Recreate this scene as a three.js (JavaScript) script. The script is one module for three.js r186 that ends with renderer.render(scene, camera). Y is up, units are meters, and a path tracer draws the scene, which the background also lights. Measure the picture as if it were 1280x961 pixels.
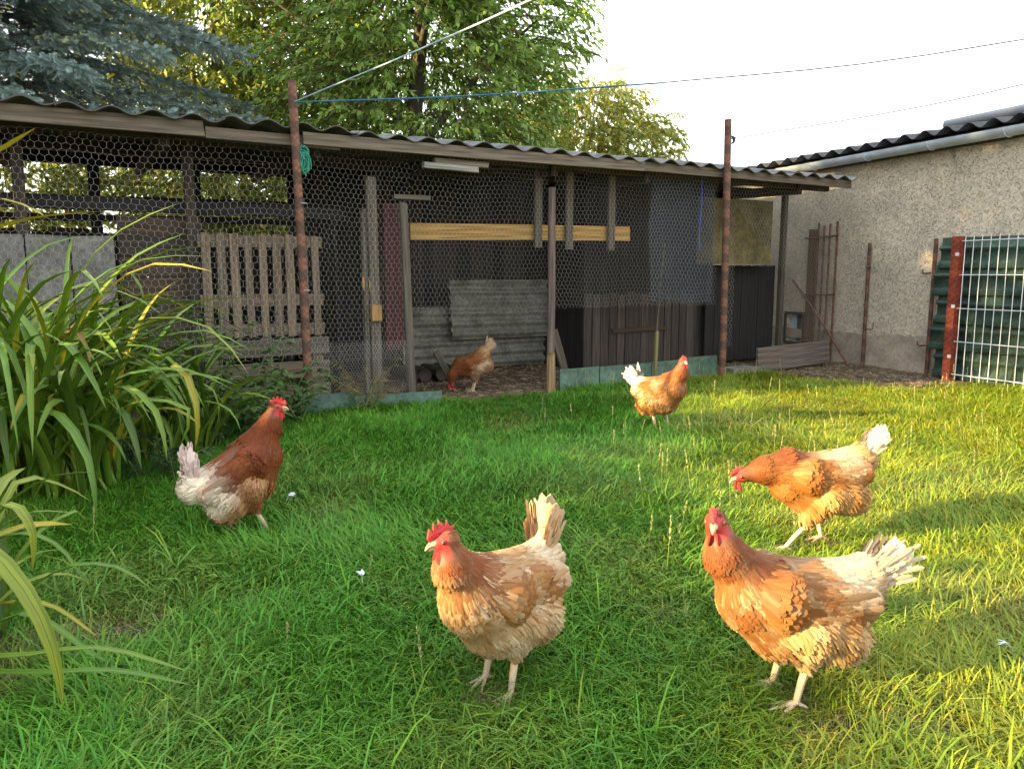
import * as THREE from 'three';
import { mergeGeometries, mergeVertices } from 'three/addons/utils/BufferGeometryUtils.js';
import { MarchingCubes } from 'three/addons/objects/MarchingCubes.js';

// ---------------------------------------------------------------- camera, sky, sun, exposure
const scene = new THREE.Scene();
const camera = new THREE.PerspectiveCamera(53.04, 1024 / 768, 0.05, 900);
camera.position.set(0, 1.0, 0);
camera.rotation.order = 'YXZ';
camera.rotation.x = -0.1398;

{ // evening sky: pale, bright, a touch bluer overhead
  const w = 64, h = 64, d = new Float32Array(w * h * 4);
  for (let j = 0; j < h; j++) {
    const e = Math.max(0, ((j + 0.5) / h - 0.5) * 2), t = Math.pow(e, 0.6);
    const c = [0.6 - 0.2 * t, 0.61 - 0.16 * t, 0.61 - 0.07 * t];
    for (let i = 0; i < w; i++) { const k = (j * w + i) * 4; d[k] = c[0]; d[k + 1] = c[1]; d[k + 2] = c[2]; d[k + 3] = 1; }
  }
  const t = new THREE.DataTexture(d, w, h, THREE.RGBAFormat, THREE.FloatType);
  t.mapping = THREE.EquirectangularReflectionMapping; t.magFilter = THREE.LinearFilter; t.needsUpdate = true;
  scene.background = t; scene.environment = t;
}
const SUN_TO = new THREE.Vector3(-0.905, 0.235, 0.36).normalize();
const sun = new THREE.DirectionalLight(new THREE.Color().setRGB(1, 0.74, 0.36), 5);
sun.position.copy(SUN_TO).multiplyScalar(40);
sun.castShadow = true; sun.shadow.radius = 1.5;
sun.shadow.mapSize.set(4096, 4096);
Object.assign(sun.shadow.camera, { left: -16, right: 16, top: 14, bottom: -14, near: 1, far: 90 });
scene.add(sun, sun.target);
const renderer = new THREE.WebGLRenderer({ antialias: true });
renderer.toneMapping = THREE.LinearToneMapping;
renderer.toneMappingExposure = 4.45;
renderer.shadowMap.enabled = true;

// ---------------------------------------------------------------- helpers
const V = (x, y, z) => new THREE.Vector3(x, y, z);
const lerp = (a, b, t) => a + (b - a) * t, clamp = (x, a = 0, b = 1) => Math.min(b, Math.max(a, x));
const smooth = (a, b, x) => { const t = clamp((x - a) / (b - a)); return t * t * (3 - 2 * t); };
function rng(seed) { let s = seed | 0; return () => { s = (s + 0x6d2b79f5) | 0; let t = Math.imul(s ^ (s >>> 15), 1 | s); t = (t + Math.imul(t ^ (t >>> 7), 61 | t)) ^ t; return ((t ^ (t >>> 14)) >>> 0) / 4294967296; }; }
function hash3(x, y, z) { let h = Math.imul(x, 374761393) + Math.imul(y, 668265263) + Math.imul(z, 1274126177); h = Math.imul(h ^ (h >>> 13), 1274126177); return ((h ^ (h >>> 16)) >>> 0) / 4294967296; }
function noise(x, y, z = 0, per = 0) { // value noise 0..1, tiling in x and y when per > 0
  const xi = Math.floor(x), yi = Math.floor(y), zi = Math.floor(z);
  let fx = x - xi, fy = y - yi, fz = z - zi; fx = fx * fx * (3 - 2 * fx); fy = fy * fy * (3 - 2 * fy); fz = fz * fz * (3 - 2 * fz);
  const m = (a) => (per ? ((a % per) + per) % per : a);
  const g = (a, b, c) => hash3(m(xi + a), m(yi + b), zi + c);
  return lerp(lerp(lerp(g(0, 0, 0), g(1, 0, 0), fx), lerp(g(0, 1, 0), g(1, 1, 0), fx), fy), lerp(lerp(g(0, 0, 1), g(1, 0, 1), fx), lerp(g(0, 1, 1), g(1, 1, 1), fx), fy), fz);
}
const fbm = (x, y, z = 0, n = 4, per = 0) => { let a = 0, s = 0, k = 1; for (let i = 0; i < n; i++) { a += k * noise(x, y, z + i * 7.3, per); s += k; x *= 2; y *= 2; z *= 2; per *= 2; k *= 0.5; } return a / s; };
function tex(w, h, f, srgb = true, metres = 1) { // f(u, v) -> [r, g, b] 0..1, metres = real size of one repeat
  const d = new Uint8Array(w * h * 4);
  for (let j = 0; j < h; j++) for (let i = 0; i < w; i++) { const c = f(i / w, j / h), k = (j * w + i) * 4; for (let q = 0; q < 3; q++) d[k + q] = clamp(c[q]) * 255; d[k + 3] = 255; }
  const t = new THREE.DataTexture(d, w, h); t.wrapS = t.wrapT = THREE.RepeatWrapping; t.magFilter = THREE.LinearFilter; t.minFilter = THREE.LinearMipmapLinearFilter;
  if (srgb) t.colorSpace = THREE.SRGBColorSpace;
  t.repeat.set(1 / metres, 1 / metres); t.needsUpdate = true; return t;
}
const rgb = (r, g, b) => new THREE.Color().setRGB(r, g, b);
const std = (o) => new THREE.MeshStandardMaterial({ roughness: 0.85, side: THREE.DoubleSide, ...o });
const taken = {};
const numbered = (n) => { const k = taken[n] = (taken[n] ?? -1) + 1; return k ? n + '_' + String(k).padStart(3, '0') : n; };
function tag(o, label, category, group, kind) { if (label) o.userData.label = label; if (category) o.userData.category = category; if (group) o.userData.group = group; if (kind) o.userData.kind = kind; return o; }
function thing(name, label, category, group) { const o = new THREE.Group(); o.name = numbered(name); scene.add(o); return tag(o, label, category, group); }
function part(parent, name, geo, mat) { const m = new THREE.Mesh(geo, mat); m.name = name; parent.add(m); return m; }
class Buf {
  constructor() { this.p = []; this.u = []; this.c = []; this.i = []; }
  v(x, y, z, u = 0, w = 0, c = null) { this.p.push(x, y, z); this.u.push(u, w); if (c) this.c.push(c[0], c[1], c[2]); return this.p.length / 3 - 1; }
  t(a, b, c) { this.i.push(a, b, c); }
  q(a, b, c, d) { this.i.push(a, b, c, a, c, d); }
  geo(flat = false) {
    let g = new THREE.BufferGeometry();
    g.setAttribute('position', new THREE.Float32BufferAttribute(this.p, 3)); g.setAttribute('uv', new THREE.Float32BufferAttribute(this.u, 2));
    if (this.c.length) g.setAttribute('color', new THREE.Float32BufferAttribute(this.c, 3));
    g.setIndex(this.i); if (flat) g = g.toNonIndexed(); g.computeVertexNormals(); return g;
  }
}
// a board along +y from 0 to L with chamfered edges and a slight bow
const prand = rng(77);
function plankGeo(L, w, t, bow = 0.004, ch = 0.0035) {
  const b = new Buf(), c = Math.min(ch, w * 0.2, t * 0.3), X = w / 2, Z = t / 2;
  const ring = [[-X + c, -Z], [X - c, -Z], [X, -Z + c], [X, Z - c], [X - c, Z], [-X + c, Z], [-X, Z - c], [-X, -Z + c]];
  const u0 = prand() * 7, v0 = prand() * 7, bx = (prand() - 0.5) * 2 * bow, bz = (prand() - 0.5) * 2 * bow, sk = [(prand() - 0.5) * 0.012, (prand() - 0.5) * 0.012];
  const ys = [0, L / 2, L];
  for (let k = 0; k < 8; k++) { const p = ring[k], q = ring[(k + 1) % 8], du = Math.hypot(q[0] - p[0], q[1] - p[1]);
    const us = u0 + k * 0.13; let prev = null;
    ys.forEach((y, n) => { const ox = n === 1 ? bx : 0, oz = n === 1 ? bz : 0, yy = (pt) => y + (n === 2 ? sk[0] : n === 0 ? 0 : 0) * (pt[0] / X);
      const a = b.v(p[0] + ox, yy(p), p[1] + oz, us, v0 + y), d = b.v(q[0] + ox, yy(q), q[1] + oz, us + du, v0 + y);
      if (prev) b.q(prev[1], prev[0], a, d); prev = [a, d]; });
  }
  for (const [y, n] of [[0, 0], [L, 2]]) { const id = ring.map((p) => b.v(p[0], y + (n === 2 ? sk[0] * (p[0] / X) : 0), p[1], u0 + p[0], v0 + p[1])); for (let k = 1; k < 7; k++) n ? b.t(id[0], id[k + 1], id[k]) : b.t(id[0], id[k], id[k + 1]); }
  return b.geo();
}
const boxGeo = (w, h, d) => { const g = new THREE.BoxGeometry(w, h, d); const u = g.attributes.uv, n = g.attributes.normal, p = g.attributes.position; for (let i = 0; i < u.count; i++) { const ax = Math.abs(n.getX(i)), ay = Math.abs(n.getY(i)); ax > 0.5 ? u.setXY(i, p.getZ(i), p.getY(i)) : ay > 0.5 ? u.setXY(i, p.getX(i), p.getZ(i)) : u.setXY(i, p.getX(i), p.getY(i)); } return g; };
function limb(b, pts, r0, r1, sides = 8, col = null, rf = null) { // tapered tube through points, added to a Buf
  const cv = new THREE.CatmullRomCurve3(pts), n = Math.max(2, pts.length * 3), fr = cv.computeFrenetFrames(n);
  let prev = null, len = 0, last = null;
  for (let k = 0; k <= n; k++) {
    const t = k / n, p = cv.getPoint(t), r = rf ? rf(t) : lerp(r0, r1, t), id = []; if (last) len += p.distanceTo(last); last = p;
    for (let s = 0; s <= sides; s++) { const a = s / sides * Math.PI * 2, o = fr.normals[k].clone().multiplyScalar(Math.cos(a) * r).addScaledVector(fr.binormals[k], Math.sin(a) * r); id.push(b.v(p.x + o.x, p.y + o.y, p.z + o.z, s / sides * r0 * 6.28, len, col)); }
    if (prev) for (let s = 0; s < sides; s++) b.q(prev[s], id[s], id[s + 1], prev[s + 1]); prev = id;
    if (k === 0 || k === n) { const c = b.v(p.x, p.y, p.z, 0, 0, col); for (let s = 0; s < sides; s++) k ? b.t(c, id[s], id[s + 1]) : b.t(c, id[s + 1], id[s]); }
  }
}
const limbGeo = (pts, r0, r1, sides = 8, rf) => { const b = new Buf(); limb(b, pts, r0, r1, sides, null, rf); return b.geo(); };

// ---------------------------------------------------------------- materials
const grain = tex(512, 512, (u, v) => {
  const warp = fbm(u * 3, v * 2, 3, 3, 0) * 0;
  const f = fbm(u * 64 + warp, v * 4, 1, 3, 4) * 0.55 + fbm(u * 16, v * 2, 9, 3, 2) * 0.45;
  const line = Math.pow(noise(u * 128, v * 4, 5, 4), 3);
  const g = 0.52 + 0.62 * (f - 0.25) - 0.22 * line; const m = fbm(u * 8, v * 8, 21, 3, 8);
  return [g * (0.98 + 0.04 * m), g, g * (1.0 - 0.06 * m)];
}, true, 1);
const wood = (r, g, b, o = {}) => std({ map: grain, bumpMap: grain, bumpScale: 0.003, color: rgb(r, g, b), ...o });
const M = {
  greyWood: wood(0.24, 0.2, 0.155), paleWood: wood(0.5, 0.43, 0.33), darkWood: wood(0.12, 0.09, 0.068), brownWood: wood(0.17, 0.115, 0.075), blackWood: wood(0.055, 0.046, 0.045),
  yellowWood: wood(0.95, 0.56, 0.16), maroonWood: wood(0.16, 0.045, 0.04), palletWood: wood(0.42, 0.31, 0.21), palletWood2: wood(0.34, 0.26, 0.185), whiteWood: wood(0.66, 0.63, 0.57), purpleWood: wood(0.2, 0.165, 0.14), purpleWood2: wood(0.14, 0.115, 0.1),
};
const rustTex = tex(256, 512, (u, v) => { const a = fbm(u * 8, v * 12, 2, 5, 4), b = fbm(u * 24, v * 30, 8, 3, 6); const t = smooth(0.35, 0.65, a); const k = 0.75 + 0.5 * (b - 0.5); return [lerp(0.34, 0.5, t) * k, lerp(0.25, 0.35, t) * k, lerp(0.2, 0.28, t) * k]; }, true, 0.5);
M.eavesWood = wood(0.34, 0.27, 0.2);
M.rust = std({ map: rustTex, bumpMap: rustTex, bumpScale: 0.002, roughness: 0.75, color: rgb(1.55, 1.45, 1.3) });
M.redPost = std({ map: rustTex, color: rgb(2.3, 0.85, 0.65), roughness: 0.6 });
M.wire = std({ color: rgb(0.42, 0.39, 0.35), roughness: 0.6, metalness: 0.1 });
M.zinc = std({ color: rgb(0.8, 0.88, 0.98), roughness: 0.4, metalness: 0.1, map: tex(256, 256, (u, v) => { const a = 0.82 + 0.3 * (fbm(u * 6, v * 6, 4, 4, 6) - 0.5); return [a, a, a]; }, true, 0.8) });
const lichen = tex(512, 512, (u, v) => { const a = fbm(u * 6, v * 6, 3, 5, 6), b = fbm(u * 40, v * 40, 1, 2, 40), l = smooth(0.55, 0.68, fbm(u * 14, v * 14, 6, 3, 14)); const k = 0.64 + 0.4 * (a - 0.5) + 0.25 * (b - 0.5); return [k + 0.05 * l, k + 0.055 * l, k + 0.02 * l]; }, true, 0.9);
M.fibre = std({ map: lichen, bumpMap: lichen, bumpScale: 0.002, color: rgb(0.62, 0.62, 0.6) });
M.fibreDark = std({ map: lichen, bumpMap: lichen, bumpScale: 0.002, color: rgb(0.15, 0.145, 0.135) });
M.fibreLight = std({ map: lichen, bumpMap: lichen, bumpScale: 0.001, color: rgb(0.5, 0.5, 0.49) });
M.fibreGrey = std({ map: lichen, bumpMap: lichen, bumpScale: 0.002, color: rgb(0.46, 0.45, 0.38) }); M.roofSheet = std({ map: lichen, bumpMap: lichen, bumpScale: 0.002, color: rgb(0.36, 0.35, 0.33) });
M.oliveWood = std({ map: lichen, color: rgb(0.4, 0.33, 0.15) }); M.palePanel = std({ map: lichen, color: rgb(0.4, 0.39, 0.35) });
M.greenMetal = std({ color: rgb(0.1, 0.19, 0.14), roughness: 0.4, metalness: 0.2, map: lichen });
M.edging = std({ color: rgb(0.21, 0.37, 0.28), roughness: 0.55, map: lichen });
M.galv = std({ color: rgb(0.8, 0.82, 0.84), roughness: 0.35, metalness: 0.3 });

// ---------------------------------------------------------------- frames of reference of the two buildings
const SO = V(-1.53, 0, -5.66), SA = 0.5133; // shed front: x runs along the fence, y up, -z goes back into the run
const SC = Math.cos(SA), SS = Math.sin(SA);
const shedSV = (x, z) => [(x - SO.x) * SC - (z - SO.z) * SS, -(x - SO.x) * SS - (z - SO.z) * SC];
const shedXZ = (s, v) => [SO.x + s * SC - v * SS, SO.z - s * SS - v * SC];
function inShed(o, s, h, v, turn = 0) { const [x, z] = shedXZ(s, v); o.position.set(x, h, z); o.rotation.y = SA + turn; return o; }
const WO = V(4.32, 0, -7.72), WA = -1.1825; // outbuilding wall: x runs along the wall towards the viewer, z points out of it
const WC = Math.cos(WA), WS = Math.sin(WA);
const wallXZ = (t, o) => [WO.x + t * WC + o * WS, WO.z - t * WS + o * WC];
const wallTO = (x, z) => [(x - WO.x) * WC - (z - WO.z) * WS, (x - WO.x) * WS + (z - WO.z) * WC];
function inWall(o, t, h, z, turn = 0) { const [x, zz] = wallXZ(t, z); o.position.set(x, h, zz); o.rotation.y = WA + turn; return o; }

// ---------------------------------------------------------------- ground
function gh(x, z) { const f = smooth(12, 7, Math.hypot(x, z + 4)); return f * ((fbm(x * 0.8, z * 0.8, 4, 2) - 0.5) * 0.05 + (noise(x * 3.1, z * 3.1, 8) - 0.5) * 0.02); }
const soilTex = tex(1024, 1024, (u, v) => { const a = fbm(u * 12, v * 12, 2, 5, 12), b = fbm(u * 80, v * 80, 5, 2, 80), st = smooth(0.6, 0.7, fbm(u * 30, v * 90, 8, 2, 30)); const k = 0.3 + 0.28 * (a - 0.5) + 0.3 * (b - 0.5); return [k * 1.12 + st * 0.14, k * 0.92 + st * 0.12, k * 0.7 + st * 0.07]; }, true, 2);
{
  const coord = (lo, hi) => { const a = []; for (let x = lo; x <= hi + 1e-6; x += 0.1) a.push(x); let s = 0.1, x = hi; const up = []; while (x < 400) { s *= 1.5; x += s; up.push(x); } s = 0.1; x = lo; const dn = []; while (x > -400) { s *= 1.5; x -= s; dn.unshift(x); } return [...dn, ...a, ...up]; };
  const xs = coord(-6, 7), zs = coord(-11, 1.5), b = new Buf();
  for (const z of zs) for (const x of xs) b.v(x, gh(x, z), z, x, z);
  for (let j = 0; j < zs.length - 1; j++) for (let i = 0; i < xs.length - 1; i++) { const a = j * xs.length + i; b.q(a, a + xs.length, a + xs.length + 1, a + 1); }
  const g = new THREE.Mesh(b.geo(), std({ map: soilTex, bumpMap: soilTex, bumpScale: 0.012, roughness: 1, color: rgb(0.72, 0.66, 0.6) })); g.name = 'ground'; g.userData.kind = 'structure'; scene.add(g);
}

const soilTex2 = tex(512, 512, (u, v) => { const k = 0.72 + 0.3 * (fbm(u * 6, v * 6, 3, 5, 6) - 0.5) + 0.16 * (fbm(u * 50, v * 50, 6, 2, 50) - 0.5); return [k, k * 0.96, k * 0.9]; }, true, 1.1);
// ---------------------------------------------------------------- plastered outbuilding on the right
{
  // rough-cast plaster: lots of short gouges dragged by the float
  const N = 1024, hgt = new Float32Array(N * N), R = rng(5);
  for (let k = 0; k < 4200; k++) {
    let x = R() * N, y = R() * N, a = (R() - 0.5) * 1.9 + (R() < 0.3 ? 1.2 : 0); const n = 4 + R() * 15, w = 1.2 + R() * 2.4, dp = 0.3 + R() * 0.7;
    for (let s = 0; s < n; s++) { x += Math.cos(a) * 1.3; y += Math.sin(a) * 1.3; a += (R() - 0.5) * 0.5; const r = w * Math.sin((s + 0.5) / n * Math.PI);
      for (let j = -3; j <= 3; j++) for (let i = -3; i <= 3; i++) { const q = Math.hypot(i, j); if (q > r + 0.5) continue; const id = ((Math.round(y) + j + N) % N) * N + ((Math.round(x) + i + N) % N); hgt[id] = Math.max(hgt[id], dp * clamp(1 - q / (r + 0.8))); } }
  }
  const at = (u, v) => hgt[(Math.floor(v * N) % N) * N + (Math.floor(u * N) % N)];
  const plaster = tex(N, N, (u, v) => { const a = fbm(u * 4, v * 4, 2, 4, 4), b = fbm(u * 100, v * 100, 4, 2, 100), s = smooth(0.58, 0.75, fbm(u * 7, v * 7, 9, 4, 7)); let k = 0.78 + 0.16 * (a - 0.5) + 0.22 * (b - 0.5) - 0.2 * at(u, v) - 0.06 * s; return [k, k * 0.955, k * 0.88]; }, true, 1.5);
  const relief = tex(N, N, (u, v) => { const k = 0.85 + 0.3 * (fbm(u * 60, v * 60, 7, 3, 60) - 0.5) - 0.75 * at(u, v); return [k, k, k]; }, false, 1.5);
  const pm = std({ map: plaster, bumpMap: relief, bumpScale: 0.01, color: rgb(1.04, 0.98, 0.88), roughness: 0.95 });
  const o = thing('outbuilding', 'rough plastered outbuilding with dark corrugated roof and grey gutter', 'building'); inWall(o, 0, 0, 0);
  const sh = new THREE.Shape([[-5.5, -0.3], [0.02, -0.3], [0.02, 2.34], [-5.5, 2.34]].map((p) => new THREE.Vector2(...p)));
  sh.holes.push(new THREE.Path([[-2.21, 0.19], [-1.92, 0.19], [-1.92, 0.53], [-2.21, 0.53]].map((p) => new THREE.Vector2(...p))));
  const wg = new THREE.ExtrudeGeometry(sh, { depth: 0.3, bevelEnabled: false }); wg.translate(0, 0, -0.3);
  part(o, 'wall', wg, pm);
  const w2 = boxGeo(4.5, 2.64, 0.34); w2.translate(0.021 + 2.25, 1.02, -0.3 + 0.158); part(o, 'wall', w2, pm);
  const bw = boxGeo(10, 2.9, 0.25); bw.translate(-0.5, 1.15, -3.6); part(o, 'wall', bw, pm);
  for (const x of [-5.37, 4.38]) { const g = boxGeo(0.25, 2.7, 3.1); g.translate(x, 1.06, -1.9); part(o, 'wall', g, pm); }
  // roof sheets, waves running up the slope
  const P = 0.24, sw = 0.96, pitch = Math.tan(0.12);
  for (let k = 0; k < 11; k++) {
    const b = new Buf(), x0 = -5.6 + k * sw, n = 48, R2 = rng(k + 40), lift = (k % 2) * 0.008;
    for (const side of [0, 1]) for (const z of [0.17, -0.9, -3.9]) for (let i = 0; i <= n; i++) { const x = x0 + i / n * (sw + 0.06), y = 2.385 + lift + (0.17 - z) * pitch + 0.031 * Math.cos((x / P) * Math.PI * 2) - side * 0.009; b.v(x, y + (R2() - 0.5) * 0.003, z + (side ? 0 : 0), x, z); }
    const st = n + 1, id = (s, r, i) => (s * 3 + r) * st + i;
    for (let r = 0; r < 2; r++) for (let i = 0; i < n; i++) { b.q(id(0, r, i), id(0, r, i + 1), id(0, r + 1, i + 1), id(0, r + 1, i)); b.q(id(1, r, i), id(1, r + 1, i), id(1, r + 1, i + 1), id(1, r, i + 1)); }
    for (let i = 0; i < n; i++) b.q(id(0, 0, i + 1), id(0, 0, i), id(1, 0, i), id(1, 0, i + 1));
    part(o, 'roof_sheet', b.geo(), M.fibreDark);
  }
  // smooth dirty render along the foot of the wall, its top edge ragged
  { const pts = [[-5.4, -0.25], [-0.02, -0.25]]; for (let x = -0.02; x > -5.4; x -= 0.06) pts.push([x, 0.27 + 0.16 * fbm(x * 2.3, 3, 1, 4) + 0.03 * noise(x * 14, 1, 2)]); const ps = new THREE.Shape(pts.map((p) => new THREE.Vector2(...p))); ps.holes.push(new THREE.Path([[-2.24, 0.16], [-1.89, 0.16], [-1.89, 0.24], [-2.24, 0.24]].map((p) => new THREE.Vector2(...p))));
    const g = new THREE.ExtrudeGeometry(ps, { depth: 0.007, bevelEnabled: false }); g.translate(0, 0, 0.0005); tag(part(o, 'plinth', g, std({ map: soilTex2, bumpMap: soilTex2, bumpScale: 0.003, color: rgb(0.84, 0.75, 0.64), roughness: 0.95 })), 'smooth brownish render band at the foot of the wall'); }
  // boards that close the eaves, hung gutter and its brackets
  const fb = boxGeo(10, 0.12, 0.03); fb.translate(-0.5, 2.285, 0.04); part(o, 'eaves_board', fb, M.greyWood);
  const gs = new THREE.Shape(); gs.absarc(0, 0, 0.075, Math.PI, 0, false); gs.lineTo(0.081, 0.006); gs.lineTo(0.068, 0.006); gs.absarc(0, 0, 0.066, 0, Math.PI, true);
  const gg = new THREE.ExtrudeGeometry(gs, { depth: 7.2, bevelEnabled: false, curveSegments: 20 }); gg.rotateY(Math.PI / 2); gg.translate(-2.75, 2.305, 0.142);
  const gut = part(o, 'gutter', gg, M.zinc);
  for (let k = 0; k < 9; k++) { const rg = new THREE.TorusGeometry(0.08, 0.006, 6, 16, Math.PI); rg.rotateZ(Math.PI); rg.rotateY(Math.PI / 2); rg.translate(-2.5 + k * 0.78, 2.305, 0.142); part(gut, 'bracket', rg, M.zinc); }
  const cap = new THREE.CircleGeometry(0.075, 20, Math.PI, Math.PI); cap.rotateY(-Math.PI / 2); cap.translate(-2.752, 2.305, 0.142); part(gut, 'end_cap', cap, M.zinc);
  // hatch: a pale flap half pulled across the opening
  const fl = boxGeo(0.1, 0.35, 0.012); fl.translate(-2.16, 0.36, -0.07); part(o, 'hatch_flap', fl, std({ color: rgb(0.55, 0.66, 0.74), roughness: 0.5 }));
  const fr = [[0.33, 0.03, -2.065, 0.545], [0.33, 0.03, -2.065, 0.175], [0.03, 0.34, -2.225, 0.36], [0.03, 0.34, -1.905, 0.36]]; for (const [w, h, x, y] of fr) { const g = boxGeo(w, h, 0.022); g.translate(x, y, 0.012); part(o, 'hatch_frame', g, M.greyWood); }

  const pipe = new Buf(); limb(pipe, [V(0, 0, 0), V(0.45, 0.0, 0), V(0.9, 0, 0)], 0.045, 0.045, 16);
  const pg = new THREE.CylinderGeometry(0.05, 0.05, 1.1, 20, 1, true); pg.rotateZ(Math.PI / 2); const pin = new THREE.CylinderGeometry(0.044, 0.044, 1.1, 20, 1, true); pin.rotateZ(Math.PI / 2);
  const pr = new THREE.RingGeometry(0.044, 0.05, 20); pr.rotateY(-Math.PI / 2); pr.translate(-0.55, 0, 0);
  const po = new THREE.Mesh(mergeGeometries([pg, pin, pr]), std({ color: rgb(0.22, 0.23, 0.25), roughness: 0.5 })); po.name = 'drain_pipe'; scene.add(po); tag(po, 'grey plastic pipe lying on the dark corrugated roof', 'pipe'); inWall(po, 0.17, 2.385 + 0.47 * pitch + 0.09, -0.3);

  // things leaning on or fixed to the wall
  const rod = (name, label, pts, r) => { const m = new THREE.Mesh(limbGeo(pts, r, r, 8), M.rust); m.name = numbered(name); scene.add(m); tag(m, label, 'rod'); inWall(m, 0, 0, 0); return m; };
  const wp = thing('wall_pipe', 'rusty upright pipe with a hook standing against the plaster wall', 'pipe'); inWall(wp, 0, 0, 0);
  part(wp, 'pipe', limbGeo([V(-0.93, 0.0, 0.05), V(-0.93, 0.7, 0.05), V(-0.935, 1.36, 0.045)], 0.02, 0.018), M.rust);
  part(wp, 'hook', limbGeo([V(-0.93, 0.42, 0.05), V(-0.86, 0.42, 0.07), V(-0.8, 0.43, 0.07), V(-0.8, 0.5, 0.07)], 0.006, 0.006), M.rust);
  part(wp, 'clamp', limbGeo([V(-0.96, 1.1, 0.05), V(-0.93, 1.1, 0.075), V(-0.9, 1.1, 0.05)], 0.012, 0.012), M.rust);
  const gh2 = thing('gate_hinge_post', 'thin rusty post with hinge brackets beside the green sheets', 'post'); inWall(gh2, 0, 0, 0);
  part(gh2, 'post', limbGeo([V(-0.1, 0.0, 0.06), V(-0.1, 0.7, 0.06), V(-0.1, 1.37, 0.06)], 0.02, 0.02), M.rust);
  for (const h of [0.33, 1.06]) part(gh2, 'bracket', limbGeo([V(-0.24, h, 0.05), V(-0.22, h - 0.03, 0.07), V(-0.13, h - 0.03, 0.07)], 0.009, 0.009), M.rust);
  rod('leaning_rod', 'thin rusty rod leaning diagonally across the lattice against the wall', [V(-2.03, 0.95, 0.1), V(-1.5, 0.52, 0.17), V(-0.93, 0.02, 0.26)], 0.013);
  const lt = thing('rusty_lattice', 'narrow rusty bar lattice with a brown board leaning on the plaster wall', 'lattice'); inWall(lt, 0, 0, 0.04);
  { const g = plankGeo(1.55, 0.13, 0.025); g.translate(-1.79, 0.0, 0); part(lt, 'board', g, wood(0.36, 0.22, 0.13)); }
  for (const [x, h] of [[-1.69, 1.62], [-1.6, 1.58], [-1.51, 1.6], [-1.4, 1.62]]) part(lt, 'bar', limbGeo([V(x, 0, 0.02), V(x + 0.005, 0.8, 0.022), V(x, h, 0.02)], 0.012, 0.012, 6), M.rust);
  for (const h of [0.22, 0.78, 1.45]) part(lt, 'crossbar', limbGeo([V(-1.88, h, 0.04), V(-1.6, h, 0.04), V(-1.36, h + 0.01, 0.04)], 0.011, 0.011, 6), M.rust);

  // dark green profiled sheets stood in front of the wall
  const gs2 = thing('green_sheet_stack', 'dark green ribbed metal sheets stacked upright behind the wire panel', 'metal sheet');
  inWall(gs2, 0, 0, 0);
  for (let k = 0; k < 5; k++) {
    const b = new Buf(), prof = [[0, 0.0], [0.004, 0.034], [0.016, 0.042], [0.07, 0.04], [0.085, 0.012], [0.17, 0.01], [0.185, 0.034], [0.21, 0.034], [0.225, 0.008], [0.3, 0.0]]; const x0 = 0.0 + [0.08, 0.02, 0.06, 0.0, 0.05][k], tilt = (k % 2 ? 0.012 : -0.014);
    prof.forEach(([y, z], r) => { for (let i = 0; i <= 4; i++) b.v(x0 + i * 0.45, 0.0 + k * 0.262 + y + tilt * i * 0.45 + 0.02, 0.17 + z - k * 0.004, x0 + i * 0.45, y + k); });
    for (let r = 0; r < prof.length - 1; r++) for (let i = 0; i < 4; i++) { const a = r * 5 + i; b.q(a, a + 1, a + 6, a + 5); }
    part(gs2, 'sheet', b.geo(), M.greenMetal);
  }
  // welded wire panel with its red post
  const wpn = thing('wire_fence', 'galvanised double wire fence panel in front of green metal sheets', 'fence panel'); inWall(wpn, 0.36, 0, 0.32);
  for (let k = 0; k <= 24; k++) part(wpn, 'upright_wire', limbGeo([V(0.06 + k * 0.082, 0.03, 0), V(0.06 + k * 0.082, 0.7, 0.003 * Math.sin(k)), V(0.06 + k * 0.082, 1.37, 0)], 0.0042, 0.0042, 5), M.galv);
  for (let k = 0; k < 5; k++) for (const z of [-0.008, 0.008]) part(wpn, 'cross_wire', limbGeo([V(0.01, 0.08 + k * 0.31, z), V(1, 0.08 + k * 0.31, z), V(2.1, 0.08 + k * 0.31, z)], 0.0045, 0.0045, 5), M.galv);
  const rp = thing('red_post', 'rusty red square steel post holding the wire panel', 'post'); inWall(rp, 0.35, 0, 0.32);
  { const g = new THREE.ExtrudeGeometry(new THREE.Shape([[-0.035, -0.035], [0.035, -0.035], [0.035, 0.035], [-0.035, 0.035]].map((p) => new THREE.Vector2(...p))), { depth: 1.36, bevelEnabled: true, bevelSize: 0.005, bevelThickness: 0.005, bevelSegments: 2 }); g.rotateX(-Math.PI / 2); part(rp, 'tube', g, M.redPost);
    for (const h of [0.25, 0.72, 1.2]) { const c = boxGeo(0.03, 0.03, 0.012); c.translate(0.03, h, 0.045); part(rp, 'clip', c, M.galv); } }
}

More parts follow.
